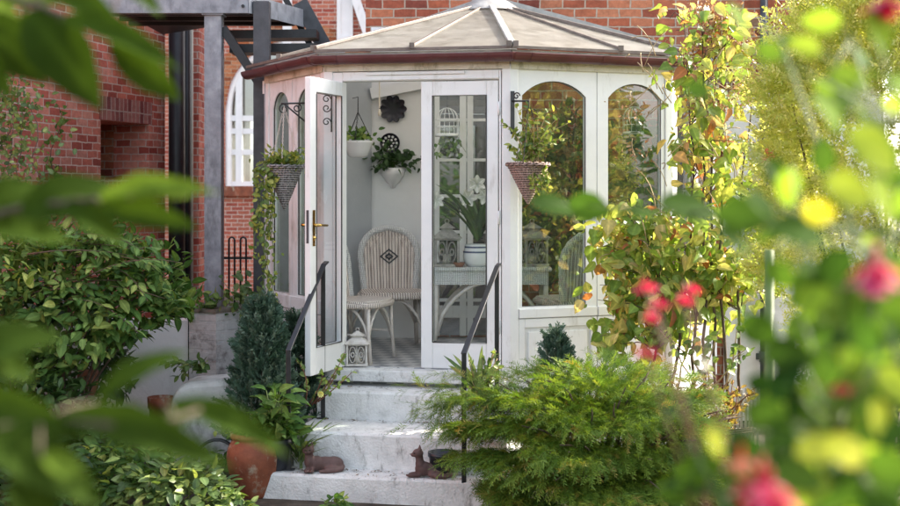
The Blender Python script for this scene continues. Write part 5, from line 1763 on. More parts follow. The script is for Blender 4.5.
for k in range(12):
    e = rimL + Vector((random.uniform(-.16, .16), random.uniform(-.1, .05), random.uniform(.06, .15)))
    m.tube([rimL, e], .002, 4); q = 7
    Pp, T = along([rimL, e], q, .4); f.add(SMALL, Pp, unit(T + RNG.normal(size=(q, 3)) * .8), RNG.normal(size=(q, 3)) + [0, -.6, .5], .035)
m.build('stems', M['greenstem'], t, True); f.build('foliage', M['ivy'], t)
t = plant('upright_basket_plant', 'tall wispy yellow green plant in the brown right basket', 'plant', rimR)
f = Fol(); m = MB()
tg = [(510, 128), (516, 105), (508, 145), (524, 118), (531, 98), (536, 112), (541, 125), (553, 104), (549, 130), (560, 118), (545, 145), (556, 140), (517, 135), (503, 122), (528, 128), (538, 135), (522, 140), (533, 120), (565, 138), (570, 122)]
for (u, v) in tg:
    e = P(u + random.uniform(-2, 2), v, 8.33 + random.uniform(-.1, .08))
    pts = curve(rimR + Vector((random.uniform(-.07, .07), 0, 0)), e, (0, 0, .05), 6, .006); m.tube(pts, taper(.0035, .0015, 7), 5)
    q = 19
    Pp, T = along(pts, q, .15); f.add(OVAL, Pp, unit(T * .6 + RNG.normal(size=(q, 3)) * .8), RNG.normal(size=(q, 3)) * .6 + [0, -.6, .6], .045 * RNG.uniform(.55, 1.2, q), .036)
for k in range(14):
    pts = curve(rimR + Vector((random.uniform(-.1, .1), -.05, 0)), rimR + Vector((random.uniform(.0, .17), -.12, -random.uniform(.02, .22))), (0, 0, .05), 5); m.tube(pts, .002, 5)
    Pp, T = along(pts, 10, .1); f.add(OVAL, Pp, unit(T + RNG.normal(size=(10, 3)) * .8), RNG.normal(size=(10, 3)) * .5 + [0, -.7, .5], .038)
m.build('stems', M['twig'], t, True); f.build('foliage', M['ivy'], t)

# -- interior plants
def tuft(name, label, c, n, sd, size, tpl, mat, cat='plant', zoff=0):
    t = plant(name, label, cat, c)
    f = Fol(); c = A3(c)
    Pp = c + RNG.normal(size=(n, 3)) * sd + [0, 0, zoff]
    f.add(tpl, Pp, unit((Pp - c) * 6 + RNG.normal(size=(n, 3)) * .7), RNG.normal(size=(n, 3)) * .4 + [0, -.6, .7], size * RNG.uniform(.6, 1.25, n))
    m = MB()
    for k in range(min(n, 10)): m.tube([tuple(c), tuple(Pp[k])], .0025, 4)
    m.build('stems', M['greenstem'], t, True); f.build('foliage', M[mat], t)
    return t
tuft('bowl_plant', 'small green plant in the white hanging bowl', P(357, 138, 9.5), 110, (.06, .05, .022), .045, OVAL, 'lf_shrub', zoff=.015)
t = tuft('dark_houseplant', 'dark spreading houseplant in the wall planter', P(394, 164, wy - .07), 170, (.095, .035, .05), .062, OVAL, 'lf_dark', zoff=.03)
# lily
c = P(478, 238, 9.5)
t = plant('white_lily', 'white lily with long dark strap leaves in the china pot', 'plant', c)
f = Fol(); m = MB(); n = 20
th = RNG.uniform(0, 2 * PI, n)
D = np.stack([np.cos(th) * .45, np.sin(th) * .35, np.ones(n)], 1)
f.add(STRAP, A3(c) + RNG.normal(size=(n, 3)) * .015, D, np.stack([-np.cos(th), -np.sin(th), np.full(n, .45)], 1), RNG.uniform(.32, .58, n), .8)
f.build('strap_leaves', M['lf_dark'], t)
f = Fol()
for (u, v) in ((477, 184), (485, 196), (468, 198), (436, 200)):
    fc = P(u, v, 9.33)
    m.tube(curve(c, fc, (.02, 0, .03), 5), .004, 5)
    for k in range(6):
        a = 2 * PI * k / 6 + u
        f.add(PETAL, [A3(fc)], [[math.cos(a), -.45, math.sin(a)]], [[0, -1, .1]], .088, .085, .9)
m.build('stems', M['greenstem'], t, True)
f.build('petals', M['lily'], t)
# trailing plant by the first bird cage and dark plants added for window reflections
t = plant('trailing_houseplant', 'small trailing houseplant hanging by the birdcage behind the closed door', 'plant', P(447, 136, 9.45))
f = Fol(); m = MB()
for k in range(7):
    pts = curve(P(446, 134, 9.44), P(430 + 6 * k, random.uniform(140, 170), 9.35), (0, 0, .03), 5); m.tube(pts, .002, 4)
    Pp, T = along(pts, 12); f.add(OVAL, Pp, unit(RNG.normal(size=(12, 3)) + [0, -.3, -.5]), RNG.normal(size=(12, 3)) * .4 + [0, -.9, .4], .042)
m.build('stems', M['greenstem'], t, True); f.build('foliage', M['lf_shrub'], t)
for (x, y, lab, hh) in ((.98, 9.85, 'tall dark plant added behind the first arched window to imitate its dark reflection', 1.15), (1.5, 9.75, 'bushy dark plant added behind the second arched window to imitate its dark reflection', 1.0)):
    t = plant('reflection_plant', lab, 'plant', (x, y, ZF))  # added to imitate dark garden reflections in the panes
    m = MB(); m.lathe([(0, 0), (.10, 0), (.14, .24), (.15, .24), (.15, .27), (.13, .27), (.12, .22), (0, .22)], (x, y, ZF), 20); m.build('pot', M['blackpot'], t, True)
    m = MB()
    for k in range(9):
        m.tube(curve((x, y, ZF + .2), (x + random.uniform(-.3, .3), y + random.uniform(-.2, .2), ZF + random.uniform(.6, 1.7)), (0, 0, .05), 5), .006, 5)
    m.build('stems', M['bark'], t, True)
    Pp, nn = shell(1300, (x, y, ZF + hh), (.44, .34, .78), .3, -.9)
    k = len(Pp); f = Fol()
    f.add(OVAL, Pp, unit(nn + RNG.normal(size=(k, 3)) * .5 + [0, 0, -.2]), RNG.normal(size=(k, 3)) * .5 + [0, -.4, .8], .10 * RNG.uniform(.6, 1.3, k))
    f.build('foliage', M['lf_dark'], t)

# -- big juniper in front of the right facet
JC = np.array([.86, 7.15, .30])
t = plant('spreading_juniper', 'large feathery yellow green spreading juniper right of the steps', 'shrub', (JC[0], JC[1], 0))
m = MB(); f = Fol(); f2 = Fol()
nb = 120
for k in range(nb):
    th = random.uniform(0, 2 * PI)
    el = random.choice((random.uniform(-.1, .5), random.uniform(.3, 1.3)))
    rr = (.98 * math.cos(th), .72 * math.sin(th))
    e = Vector((JC[0] + rr[0] * math.cos(el), JC[1] + rr[1] * math.cos(el), JC[2] + .62 * math.sin(el) + .03 * math.sin(3 * th)))
    if e.z < .05: e.z = .05
    if e.x < .42 and e.z < .62: continue
    s0 = Vector((JC[0] + random.uniform(-.12, .12), JC[1] + random.uniform(-.1, .1), .05))
    m.tube(curve(s0, e, (0, 0, .12), 6, .01), taper(.016, .003, 7), 5)
m.build('branches', M['bark'], t, True)
n = 14500
d = rvec(n * 3)
d = d[(d[:, 2] > -.35) & (d[:, 1] < .6)][:n]
n = len(d)
th = np.arctan2(d[:, 1], d[:, 0])
lum = 1 + .10 * np.sin(th * 7 + d[:, 2] * 5) + .09 * np.sin(th * 4 - d[:, 2] * 11 + 1) + .06 * np.sin(d[:, 0] * 23 + d[:, 2] * 9)
# tiers: pull the points towards stacked horizontal shelves
rad = np.where(RNG.random(n) < .22, RNG.uniform(.36, .68, n), RNG.uniform(.66, 1.0, n)) * lum
Pp = JC + d * np.array([.98, .74, .56]) * rad[:, None]
Pp[:, 0] += np.where(Pp[:, 0] < .25, np.clip((.34 - Pp[:, 2]) * 1.0, 0, .34), 0)
sh_ = .16
Pp[:, 2] = Pp[:, 2] - .72 * ((Pp[:, 2] + .06 * np.sin(th * 3)) % sh_ - sh_ * .5)
Pp[:, 2] = np.maximum(Pp[:, 2], .03)
out = unit(d * [1, 1, .25])
D = unit(out * 1.0 + RNG.normal(size=(n, 3)) * .28 + [0, -.22, -.16])
Nn = unit(np.array([0, -.25, 1]) + d * .3 + RNG.normal(size=(n, 3)) * .28)
keepj = ~((Pp[:, 0] < .25) & (Pp[:, 2] < .44)) & ~((Pp[:, 0] < .03)) & ~((Pp[:, 0] > 1.46) & (Pp[:, 1] > 6.6))
Pp = Pp[keepj]; d = d[keepj]; D = D[keepj]; Nn = Nn[keepj]; n = len(Pp)
L = RNG.uniform(.085, .155, n)
vv = RNG.random(n) ** .9
idx = RNG.integers(0, 5, n)
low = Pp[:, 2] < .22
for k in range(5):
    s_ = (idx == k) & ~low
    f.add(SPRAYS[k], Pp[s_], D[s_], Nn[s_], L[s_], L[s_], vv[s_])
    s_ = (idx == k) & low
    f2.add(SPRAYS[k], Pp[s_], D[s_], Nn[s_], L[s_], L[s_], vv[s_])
# long outer shoots to the left
for k in range(46):
    a = JC + np.array([-.62, .0, .30 + .16 * random.random()]) + RNG.normal(size=3) * [.12, .12, .06]
    b = a + np.array([-random.uniform(.12, .40), random.uniform(-.2, .1), random.uniform(-.05, .06)])
    q = 10
    Pq, T = along([a, (a + b) / 2 + [0, 0, .04], b], q)
    f.add(SPRAYS[k % 5], Pq, unit(T + RNG.normal(size=(q, 3)) * .4 + [0, 0, -.12]), unit(np.array([0, -.25, 1]) + RNG.normal(size=(q, 3)) * .25), RNG.uniform(.08, .13, q), None, RNG.random(q))
f.build('feathery_foliage', M['juniper'], t); f2.build('lower_foliage', M['juniper_shaded'], t)
# bronze twigs along the top right of the juniper
t = plant('bronze_shrublet', 'low bronze tipped shrub behind the juniper by the palings', 'shrub', (1.55, 7.75, 0))
f = Fol(); m = MB()
for k in range(60):
    a = Vector((1.5 + random.uniform(-.45, .3), 7.7 + random.uniform(-.15, .1), .45)); b = a + Vector((random.uniform(-.25, .25), random.uniform(-.2, .1), random.uniform(.12, .32)))
    m.tube(curve(a, b, (0, 0, .05), 4), .003, 4)
    Pq, T = along([a, b], 12); f.add(SMALL, Pq, unit(T + RNG.normal(size=(12, 3)) * .6), RNG.normal(size=(12, 3)) + [0, 0, .6], .05 * RNG.uniform(.6, 1.2, 12))
m.build('stems', M['redstem'], t, True); f.build('foliage', M['bronze'], t)

# -- climbing shrub (heart leaves, autumn tints) over the right facet
t = plant('climbing_hydrangea', 'tall sunlit climbing shrub with yellowing heart shaped leaves and brown seed heads', 'climber', (1.68, 7.95, 0))
f = Fol(); m = MB(); tw = MB(); sd_ = Fol()
targets = []
RC = random.Random(5)
for k in range(64):
    u = RC.triangular(610, 772, 705); v = RC.uniform(4, 310)
    if u < 690 and v < 190: u += 48
    targets.append((u, v))
targets += [(625, 292), (652, 300), (668, 292), (680, 262), (700, 255), (640, 232), (715, 300), (732, 262), (752, 262), (598, 300), (608, 235), (630, 285), (618, 265), (645, 268), (632, 245), (610, 345), (628, 310), (660, 282), (672, 250), (668, 225), (665, 212), (690, 270), (720, 260), (745, 240), (755, 200), (700, 230), (735, 285), (597, 245), (604, 268), (600, 285), (612, 300), (625, 262), (640, 240), (618, 232), (590, 230), (640, 300), (655, 322), (604, 318), (624, 330), (600, 336), (676, 30), (668, 45)]
stems0 = [P(u, 398, 7.9 + .1 * RC.random()) for u in (642, 668, 690, 704, 716, 728, 740)]
nodes = []
for k, s_0 in enumerate(stems0):
    e = P((646, 684, 692, 702, 715, 735, 752)[k], (225, 20, 120, 10, 60, 30, 90)[k], 8.05 + .1 * (k % 3))
    pts = curve(s_0, e, (RC.uniform(-.1, .1), -.05, 0), 14, .016)
    m.tube(pts, taper(.011, .004, 15), 6)
    nodes += pts[4:]
deep = [(655, 285), (668, 300), (682, 290), (695, 310), (674, 275), (690, 280), (660, 315), (705, 300), (715, 285), (648, 300), (700, 325), (680, 330)]  # extra rear leaves added to keep direct sun off the steps
for (u, v) in targets + deep:
    Y = RC.uniform(7.75, 8.35) if (u, v) not in deep else RC.uniform(8.3, 8.6)
    e = P(u, v, Y)
    cand = [p for p in nodes if p.z < e.z - .02] or nodes[:7]
    s0 = min(cand, key=lambda s: (s - e).length + RC.random() * .35)
    pts = curve(s0, e, (RC.uniform(-.05, .05), RC.uniform(-.08, .03), .04), 9, .012)
    m.tube(pts, taper(.0045, .002, 10), 5)
    q = 8 if v < 70 else 16
    Pq, T = along(pts[3:], q, .1)
    Pq = Pq + RNG.normal(size=Pq.shape) * [.07, .06, .05]
    D = unit(RNG.normal(size=(q, 3)) * .8 + np.array([0, -.35, -.55]))
    Nn = unit(np.array([.2, -.75, .6]) + RNG.normal(size=(q, 3)) * .5)
    bias = RC.random() * .5
    L_q = .092 * RNG.uniform(.35, 1.35, q)
    f.add(HEART if k % 2 else BROAD, Pq, D, Nn, L_q, L_q * .95, np.clip(RNG.random(q) * .75 + bias * .6, 0, 1))
    f.add(HEART, Pq[:q // 2] + RNG.normal(size=(q // 2, 3)) * .06, D[:q // 2], Nn[::-1][:q // 2], L_q[:q // 2], L_q[:q // 2] * .95, np.clip(RNG.random(q // 2) * .75 + bias * .5, 0, 1))
for (u, v, n) in ((690, 60, 220), (715, 30, 260), (740, 45, 220), (700, 110, 150), (712, 105, 120), (745, 95, 160), (634, 112, 40), (640, 152, 40), (655, 250, 60), (730, 20, 180), (700, 12, 160)):
    c = A3(P(u, v, 8.0))
    Pq = c + RNG.normal(size=(n, 3)) * [.06, .05, .05]
    sd_.add(SMALL, Pq, RNG.normal(size=(n, 3)), RNG.normal(size=(n, 3)), .032 * RNG.uniform(.5, 1.2, n))
for k in range(110):
    u = RC.uniform(615, 765); v = RC.uniform(20, 300)
    a = P(u, v, RC.uniform(7.8, 8.2)); b = P(u + RC.uniform(-25, 25), v + RC.uniform(-45, 20), a.y + RC.uniform(-.1, .1))
    tw.tube(curve(a, b, (RC.uniform(-.03, .03), 0, .02), 4), .003, 4)
m.build('woody_stems', M['bark'], t, True); tobj = tw.build('dry_twigs', M['twig'], t, True); tobj['kind'] = 'stuff'
f.build('leaves', M['lf_climb'], t); sd_.build('seed_heads', M['seed'], t)
# green shoot lower down by the white wall
t = plant('young_shrub', 'sparse young shrub with small green leaves against the white wall', 'shrub', (P(712, 0, 7.8).x, 7.8, 0))
f = Fol(); m = MB()
for (a, b) in (((708, 396), (700, 345)), ((704, 398), (745, 350)), ((712, 398), (668, 335)), ((700, 400), (655, 325)), ((722, 395), (738, 322)), ((690, 398), (720, 330)), ((676, 396), (690, 310))):
    pts = curve(P(*a, 7.8), P(*b, 7.75), (.02, 0, .03), 7, .012); m.tube(pts, taper(.007, .0025, 8), 5)
    Pp, T = along(pts, 13, .45); Pp = Pp + RNG.normal(size=Pp.shape) * .03
    f.add(OVAL, Pp, unit(RNG.normal(size=(13, 3)) + [0, -.3, -.2]), RNG.normal(size=(13, 3)) * .4 + [0, -.6, .7], .06 * RNG.uniform(.6, 1.2, 13))
m.build('stems', M['twig'], t, True); f.build('foliage', M['lf_pale'], t)
# plants behind right handrail
t = plant('pot_plant', 'tangled pale green plant between the handrail posts', 'plant', (P(480, 0, 8.05).x, 8.05, .35))
f = Fol(); m = MB()
for k in range(26):
    e = P(random.uniform(462, 500), random.uniform(350, 392), 8.0 + random.uniform(-.1, .1))
    pts = curve(P(480, 405, 8.05), e, (0, 0, .02), 5); m.tube(pts, .003, 4)
    Pp, T = along(pts, 10, .3); f.add(OVAL, Pp, unit(T + RNG.normal(size=(10, 3)) * .7), RNG.normal(size=(10, 3)) * .5 + [0, -.6, .6], .045 * RNG.uniform(.6, 1.2, 10))
for k in range(9):
    a = P(478, 390, 8.0); f.add(STRAP, [A3(a)], [[random.uniform(-.7, .7), -.3, .9]], [[0, -.6, .5]], random.uniform(.2, .32), .55, random.random())
m.build('stems', M['twig'], t, True); f.build('foliage', M['lf_pale'], t)

# -- fine leaved sunlit shrubs at the right
def twiggy(name, label, c, r, n, size, mat, base_z=0, up=-.6, front=.8, vmul=1):
    t = plant(name, label, 'shrub', (c[0], c[1], base_z))
    m = MB()
    for k in range(16):
        d = Vector((random.gauss(0, 1), random.gauss(0, 1), random.uniform(.0, 1.2))).normalized()
        e = Vector(c) + Vector((d.x * r[0], d.y * r[1], d.z * r[2])) * .85
        m.tube(curve((c[0] + random.uniform(-.1, .1), c[1], base_z), e, (0, 0, .05), 6, .02), taper(.016, .004, 7), 6)
    m.build('stems', M['bark'], t, True)
    Pp, nn = shell(n, c, r, .55, up, front); k = len(Pp); f = Fol()
    D = unit(nn * .8 + [0, 0, .45] + RNG.normal(size=(k, 3)) * .5); Nn = RNG.normal(size=(k, 3)) * .6 + [0, -.4, .6]
    idx = RNG.integers(0, 5, k); L = size * RNG.uniform(.6, 1.3, k); vv = RNG.random(k) * vmul
    for q in range(5):
        s_ = idx == q
        f.add(TWIGS[q], Pp[s_], D[s_], Nn[s_], L[s_], L[s_], vv[s_])
    f.build('foliage', M[mat], t)
    return t
twiggy('golden_shrub', 'tall sunlit yellow green fine leaved shrub at the upper right', (2.45, 7.0, 2.1), (.70, .5, 1.2), 10500, .13, 'yellowbush')
twiggy('variegated_shrub', 'pale variegated small leaved bush in front of the white wall', (2.22, 6.9, 1.18), (.30, .30, .34), 900, .085, 'yellowbush')
twiggy('green_hedge_shrub', 'dark green shrub mass at the right edge below the golden shrub', (2.3, 6.0, .72), (.62, .5, .62), 1900, .13, 'lf_shrub')

# leaf litter lying in the corners of the steps
lit = thing('leaf_litter', 'brown crumbled leaf litter caught in the corners of the steps', 'leaf litter', ST.p(.6, .6, .39))
f = Fol()
for (o, z, n, sp) in ((.36, .389, 130, .035), (.83, .163, 170, .045), (.16, .581, 70, .03), (.95, .163, 50, .04)):
    a = RNG.uniform(.05, 1.38, n); oo = o + np.abs(RNG.normal(size=n)) * sp
    Pp = np.array([A3(ST.p(a[i], oo[i], z + .002)) for i in range(n)])
    D = np.concatenate([RNG.normal(size=(n, 2)), RNG.uniform(0, .25, (n, 1))], 1)
    f.add(SMALL, Pp, D, RNG.normal(size=(n, 3)) * .3 + [0, 0, 1], RNG.uniform(.008, .028, n), RNG.uniform(.01, .022, n))
lo_ = f.build('leaves', M['litter'], lit); lo_['kind'] = 'stuff'

bush('gap_shade_foliage', 'dark leaf layer added to darken the gaps behind the left shrub', 'shrub', (-3.0, 9.3, .66), (.72, .35, .58), 1500, [OVAL, LANCE], .10, 'lf_dark', .95, .4, 8, clip=lambda p: p[:, 0] < -2.42)  # added dark foliage stands in for shade in the shrub's gaps
# ================================================================== out of focus foreground planting
def fore_leaf(f, b, t, Y, wd, tpl=BROAD, var=None, tilt=0.0, dy=0.0):
    """one leaf from base pixel b to tip pixel t at distance Y, wd = width in px"""
    p0 = P(b[0], b[1], Y); p1 = P(t[0], t[1], Y + dy)
    L = (p1 - p0).length
    w = wd * Y / F / .56
    f.add(tpl, [A3(p0)], [A3(p1 - p0)], [[random.uniform(-.4, .4), -1, random.uniform(.1, 1.0) + tilt]], L, w, random.random() if var is None else var)
    return p0
def fore_branch(name, label, trunk, leaves, mat='lf_fore', stem='bark'):
    t = thing(name, label, 'branch', trunk[0])
    f = Fol(); m = MB()
    m.tube(trunk, taper(.006, .0025, len(trunk)), 6)
    for (b, tp, Y, wd, var) in leaves:
        p0 = fore_leaf(f, b, tp, Y, wd, BROAD, var, 0, random.uniform(-.04, .04))
        q = min(trunk, key=lambda s: (s - p0).length)
        m.tube([q, (q + p0) / 2 + Vector((0, 0, .004)), p0], .0016, 5)
    m.build('twigs', M[stem], t, True); f.build('leaves', M[mat], t)
    return t
tr1 = [P(-170, -60, 1.5), P(-90, -40, 1.48), P(-20, -14, 1.45), P(40, 6, 1.42), P(80, 22, 1.4), P(112, 34, 1.4)]
fore_branch('leafy_branch', 'green branch with large blurred leaves hanging in at the upper left', tr1, [
    ((30, 10), (95, 100), 1.42, 62, .15), ((-25, 15), (40, 78), 1.45, 55, .1), ((60, 20), (180, 50), 1.38, 32, .4), ((110, 42), (183, 105), 1.4, 36, .35),
    ((5, 0), (70, -12), 1.5, 40, .75), ((40, -14), (128, 22), 1.45, 34, .45), ((118, -18), (166, 8), 1.4, 24, .3), ((-30, 0), (30, 22), 1.5, 30, .9), ((20, 12), (70, 50), 1.44, 30, .6), ((-40, 40), (12, 92), 1.44, 30, .3)])
tr2 = [P(-170, 250, 1.42), P(-90, 240, 1.4), P(-30, 222, 1.4), P(30, 205, 1.38), P(90, 200, 1.36), P(130, 198, 1.36)]
fore_branch('leafy_branch', 'green branch with blurred leaves reaching across below the brick recess', tr2, [
    ((20, 215), (118, 176), 1.36, 50, .2), ((98, 202), (206, 172), 1.34, 30, .85), ((100, 205), (188, 222), 1.36, 32, .35), ((-30, 225), (70, 228), 1.4, 40, .4), ((60, 205), (125, 234), 1.36, 34, .45),
    ((-20, 205), (40, 180), 1.42, 34, .3), ((130, 200), (190, 188), 1.33, 18, .95)])
tr3 = [P(-190, 470, 1.15), P(-100, 450, 1.15), P(-30, 425, 1.12), P(40, 420, 1.1), P(110, 425, 1.1), P(175, 420, 1.12), P(200, 410, 1.13)]
fore_branch('leafy_branch', 'dark green branch with large blurred leaves across the lower left', tr3, [
    ((60, 418), (228, 448), 1.1, 46, .2), ((165, 405), (300, 440), 1.15, 34, .45), ((98, 402), (182, 338), 1.2, 30, .35), ((-30, 440), (120, 492), 1.05, 62, .25),
    ((40, 455), (92, 475), 1.04, 26, 1.0), ((-40, 360), (58, 322), 1.12, 52, .2), ((-40, 400), (80, 428), 1.1, 40, .3), ((150, 430), (215, 400), 1.2, 22, .4), ((-30, 350), (40, 375), 1.12, 36, .25), ((10, 480), (60, 520), 1.1, 44, .2)])

# fuchsia in the right foreground
def fuchsia_flower(root, c, s, mat_o, mat_i, d=(0, 0, -1)):
    f = Fol(); n = 4
    d = np.array(d, float)
    for k in range(5):
        a = 2 * PI * k / 5 + c[0] * 30
        sd = np.array([math.cos(a), math.sin(a), 0])
        f.add(PETAL, [A3(c)], [sd * .75 + d * .75], [sd - d * .4], s, s, random.random())
    o = f.build('sepals', M[mat_o], root)
    g2 = Fol()
    for k in range(6):
        a = 2 * PI * k / 6
        sd = np.array([math.cos(a), math.sin(a), 0])
        g2.add(PETAL, [A3(c)], [sd * .22 + d], [sd], s * .85, s * .9, random.random())
    g2.build('petals', M[mat_i], root)
    m = MB(); m.tube([Vector(c) - Vector(d) * s * .6, Vector(c)], [s * .05, s * .12], 8); m.build('flower_tube', M[mat_o], root, True)
fu = thing('fuchsia_bush', 'blurred fuchsia bush with lime leaves and red flowers at the right front', 'shrub', (.52, 1.35, 0))
f = Fol(); m = MB()
RF = random.Random(3)
stems_f = []
for (u0, ut, vt, Y) in ((900, 690, 440, 1.25), (930, 745, 300, 1.3), (960, 770, 170, 1.35), (985, 800, 225, 1.2), (1000, 850, 40, 1.4), (1010, 880, 250, 1.15), (960, 840, 440, 1.1), (900, 720, 495, 1.2), (1020, 900, 120, 1.2), (930, 760, 400, 1.25), (1010, 780, 40, 1.45), (1000, 700, 470, 1.4)):
    a = Vector((.60 + RF.uniform(-.1, .15), 1.4 + RF.uniform(-.1, .1), 0)); e = P(ut, vt, Y)
    pts = curve(a, e, (.10, 0, .10), 12, .006); m.tube(pts, taper(.006, .002, 13), 6)
    stems_f += pts[4:]
    q = 12
    Pq, T = along(pts, q, .62)
    sd = RNG.normal(size=(q, 3))
    f.add(OVAL, Pq, unit(T * .5 + sd + [0, 0, -.2]), RNG.normal(size=(q, 3)) * .4 + [0, -.7, .7], RNG.uniform(.03, .055, q), RNG.uniform(.03, .05, q), RNG.random(q) * .55)
hp = [P(1000, 260, 1.15), P(900, 236, 1.2), P(800, 222, 1.3), P(720, 214, 1.45), P(640, 209, 1.6), P(575, 205, 1.8)]
m.tube(hp, taper(.004, .0015, 6), 6); stems_f += hp
def fl_leaf(u, v, r, Y, var, ang=None):
    a = ang if ang is not None else RF.uniform(0, 2 * PI)
    L = 2.3 * r
    b = (u - math.cos(a) * L / 2, v - math.sin(a) * L / 2); tp = (u + math.cos(a) * L / 2, v + math.sin(a) * L / 2)
    p0 = P(b[0], b[1], Y); p1 = P(tp[0], tp[1], Y)
    ll = (p1 - p0).length
    f.add(OVAL, [A3(p0)], [A3(p1 - p0)], [[RF.uniform(-.8, .9), -1, RF.uniform(-.2, 1.2)]], ll, ll * 1.05, var)
    qn = min(stems_f, key=lambda s: (s - p0).length)
    m.tube([qn, (qn + p0) / 2, p0], .0012, 4)
# individually recognisable soft leaves
for (u, v, r, Y, var, ang) in ((820, 213, 16, 1.0, 1.0, .3), (717, 443, 16, 1.0, .85, 1.0), (800, 232, 30, 1.0, .25, .1), (765, 205, 20, 1.0, .2, .6), (850, 452, 26, .95, .9, .2), (822, 448, 24, .95, .85, -.3), (880, 420, 20, 1.0, .85, 1.2),
        (770, 52, 15, 1.15, .45, .3), (700, 90, 15, 1.3, .3, .0), (745, 215, 28, 1.05, .25, .0), (850, 190, 26, 1.05, .8, .4), (875, 150, 30, 1.05, .75, .6), (690, 207, 28, 1.5, .2, .1), (640, 212, 14, 1.6, .25, .0), (555, 205, 22, 1.8, .15, .1), (590, 207, 20, 1.75, .2, .2), (735, 240, 20, 1.1, .2, .4),
        (830, 110, 22, 1.15, .55, .7), (850, 80, 20, 1.2, .6, .3), (885, 200, 26, 1.0, .7, 1.0), (780, 275, 18, 1.1, .3, .8), (815, 270, 18, 1.1, .25, .2), (870, 340, 22, 1.05, .2, .4), (890, 470, 26, .95, .4, .5), (800, 475, 26, 1.0, .35, .2), (745, 480, 20, 1.1, .3, .8),
        (700, 470, 22, 1.3, .25, .0), (680, 490, 20, 1.4, .2, .0), (740, 20, 18, 1.4, .55, .9), (880, 30, 24, 1.2, .6, 1.1), (905, 310, 26, 1.0, .3, .2), (760, 330, 22, 1.15, .15, .5), (790, 355, 24, 1.1, .15, .0), (770, 420, 26, 1.05, .2, .5), 
        (895, 385, 22, 1.0, .75, .7), (910, 90, 24, 1.1, .6, .4), (835, 300, 18, 1.1, .5, .3)):
    fl_leaf(u, v, r, Y, var, ang)
for k in range(165):
    u = RF.triangular(735, 935, 870); v = RF.uniform(265, 530)
    if u < 790 and v < 400: v += 90
    fl_leaf(u, v, RF.uniform(12, 24), RF.uniform(1.0, 1.5), (RF.random() ** 1.6) * .72)
for k in range(14):
    u = RF.triangular(760, 930, 880); v = RF.uniform(0, 255)
    fl_leaf(u, v, RF.uniform(10, 20), RF.uniform(1.1, 1.5), RF.uniform(.25, .75))
f.build('foliage', M['lf_lime'], fu); m.build('stems', M['greenstem'], fu, True)
for (u, v, Y, s, mo, mi) in ((838, 372, 1.05, .024, 'red', 'red'), (875, 272, 1.0, .026, 'pink', 'pink'), (877, 262, 1.0, .026, 'red', 'pink'), (762, 478, .95, .028, 'red', 'pink'), (770, 492, .95, .03, 'red', 'pink'),
                             (742, 458, 1.0, .018, 'coral', 'coral'), (886, -2, 1.2, .028, 'red', 'red')):
    fuchsia_flower(fu, P(u, v, Y), s, mo, mi)
# middle distance red flowers in front of the white panels
mf = thing('red_flower_plant', 'softly blurred red feathery flowers on dark stems before the white panels', 'flowering plant', (P(860, 0, 1.5).x, 1.5, 0))
f = Fol(); m = MB(); lf = Fol()
heads = [(648, 290, 1.5), (657, 306, 1.45), (691, 293, 1.55), (684, 303, 1.5), (652, 322, 1.5), (648, 357, 1.3)]
for (u, v, Y) in heads:
    c = P(u, v, Y)
    n = 18
    d = rvec(n); d[:, 2] = np.abs(d[:, 2]) * .8 - .1
    f.add(PETAL, np.repeat([A3(c)], n, 0), d, RNG.normal(size=(n, 3)), RNG.uniform(.008, .017, n), .010)
    pts = curve((P(860, 0, 1.5).x, 1.5, 0), c, (.05, 0, .08), 10, .005); m.tube(pts, taper(.0026, .0012, 11), 6)
    q = 3
    Pq, T = along(pts, q, .7); lf.add(OVAL, Pq, unit(T + RNG.normal(size=(q, 3))), RNG.normal(size=(q, 3)) * .4 + [0, -.6, .7], .015)
fob = f.build('flowers', M['red'], mf); fob['kind'] = 'stuff'; m.build('stems', M['redstem'], mf, True); lf.build('leaves', M['lf_dark'], mf)
# small orange flower by the golden shrub
of = thing('orange_flower', 'single orange red and yellow flower in front of the climbing shrub', 'flower', P(768, 156, 6.9))
c = P(768, 156, 6.9); f = Fol(); n = 14
f.add(PETAL, np.repeat([A3(c)], n, 0), rvec(n) + [0, -.3, .2], RNG.normal(size=(n, 3)), RNG.uniform(.04, .07, n), .05)
f.build('petals', M['coral'], of); m = MB(); m.tube(curve((c.x + .35, 7.15, 0), c, (.22, .1, .2), 8), .004, 6); m.build('stem', M['bark'], of, True)
# blurred garden cane
cn = thing('garden_cane', 'blurred green garden cane standing upright at the right', 'cane', (P(769, 0, 3.6).x, 3.6, 0))
m = MB(); m.tube([(P(769, 0, 3.6).x, 3.6, 0), (P(769, 0, 3.6).x, 3.6, P(0, 250, 3.6).z)], .014, 8); m.build('cane', M['greenstem'], cn, True)
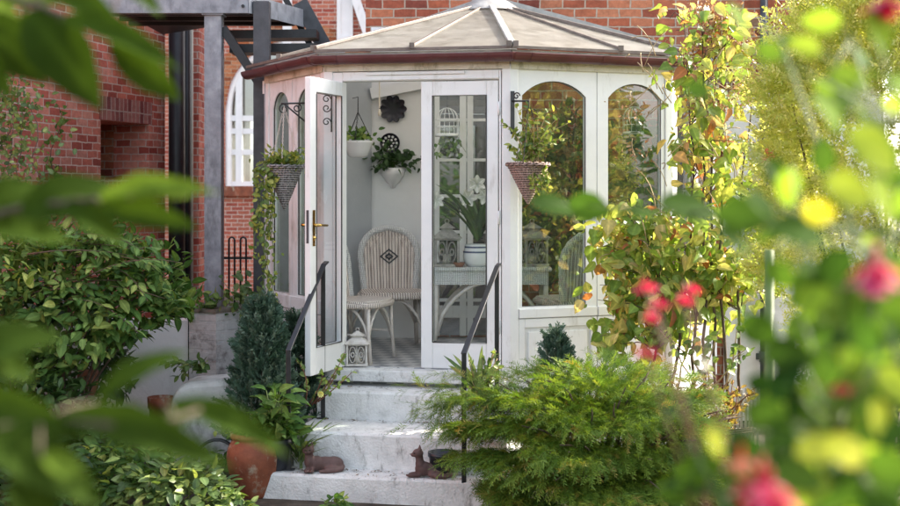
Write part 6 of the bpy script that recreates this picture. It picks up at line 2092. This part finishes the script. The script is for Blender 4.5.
# ================================================================== garden beside and behind the viewpoint (mirrored in the panes)
bush('garden_shrub', 'dark leafy garden shrub mirrored in the first arched window', 'shrub', (4.6, 4.6, 1.5), (1.5, 1.5, 1.6), 2600, [OVAL, LANCE], .17, 'lf_shrub', .95, .5, 12, front=2)
bush('garden_shrub', 'tall garden tree mirrored in the arched panes behind the yellow shrub', 'tree', (6.5, 2.0, 2.6), (2.0, 2.0, 2.6), 3200, [OVAL, LANCE], .22, 'lf_shrub', .95, .5, 12, front=2)
bush('garden_shrub', 'garden hedge behind the viewpoint mirrored in the door glass', 'hedge', (-2.6, -3.2, 1.4), (3.4, 1.2, 1.7), 3400, [OVAL, LANCE], .2, 'lf_shrub', .95, .5, 12, front=2)
# ================================================================== world, sun, camera
w = bpy.data.worlds.new('World'); SC.world = w; w.use_nodes = True
nt = w.node_tree
bg = nt.nodes['Background']
sky = nt.nodes.new('ShaderNodeTexSky'); sky.sky_type = 'NISHITA'; sky.sun_disc = False
SUN = Vector((.76, .40, .50)).normalized()
sky.sun_elevation = math.asin(SUN.z)
sky.sun_rotation = math.atan2(SUN.x, SUN.y)
sky.air_density = 1.0; sky.dust_density = 2.5; sky.ozone_density = 0.6
hs = nt.nodes.new('ShaderNodeHueSaturation'); hs.inputs['Saturation'].default_value = 0.5
nt.links.new(sky.outputs[0], hs.inputs['Color']); nt.links.new(hs.outputs[0], bg.inputs[0])
bg.inputs[1].default_value = 0.15
ld = bpy.data.lights.new('sun', 'SUN'); ld.energy = 3.6; ld.angle = math.radians(.6); ld.color = (1, .9, .76)
lo = bpy.data.objects.new('sun', ld); COL.objects.link(lo)
lo.rotation_euler = SUN.to_track_quat('Z', 'Y').to_euler()
cd = bpy.data.cameras.new('camera'); co = bpy.data.objects.new('camera', cd); COL.objects.link(co)
co.location = (0, 0, EYE); co.rotation_euler = (PI / 2, 0, 0)
cd.sensor_width = 36; cd.lens = F / 900 * 36
cd.shift_y = -(253 - VH) / 900.0
cd.clip_start = .05; cd.clip_end = 300
cd.dof.use_dof = True; cd.dof.focus_distance = 8.3; cd.dof.aperture_fstop = 2.9; cd.dof.aperture_blades = 0
SC.camera = co
SC.view_settings.view_transform = 'Standard'; SC.view_settings.look = 'None'; SC.view_settings.gamma = 1; SC.view_settings.use_curve_mapping = False
SC.view_settings.exposure = 2.18
SC.render.engine = 'CYCLES'
SC.cycles.use_denoising = True
SC.cycles.max_bounces = 8; SC.cycles.transparent_max_bounces = 16
SC.cycles.sample_clamp_indirect = 6
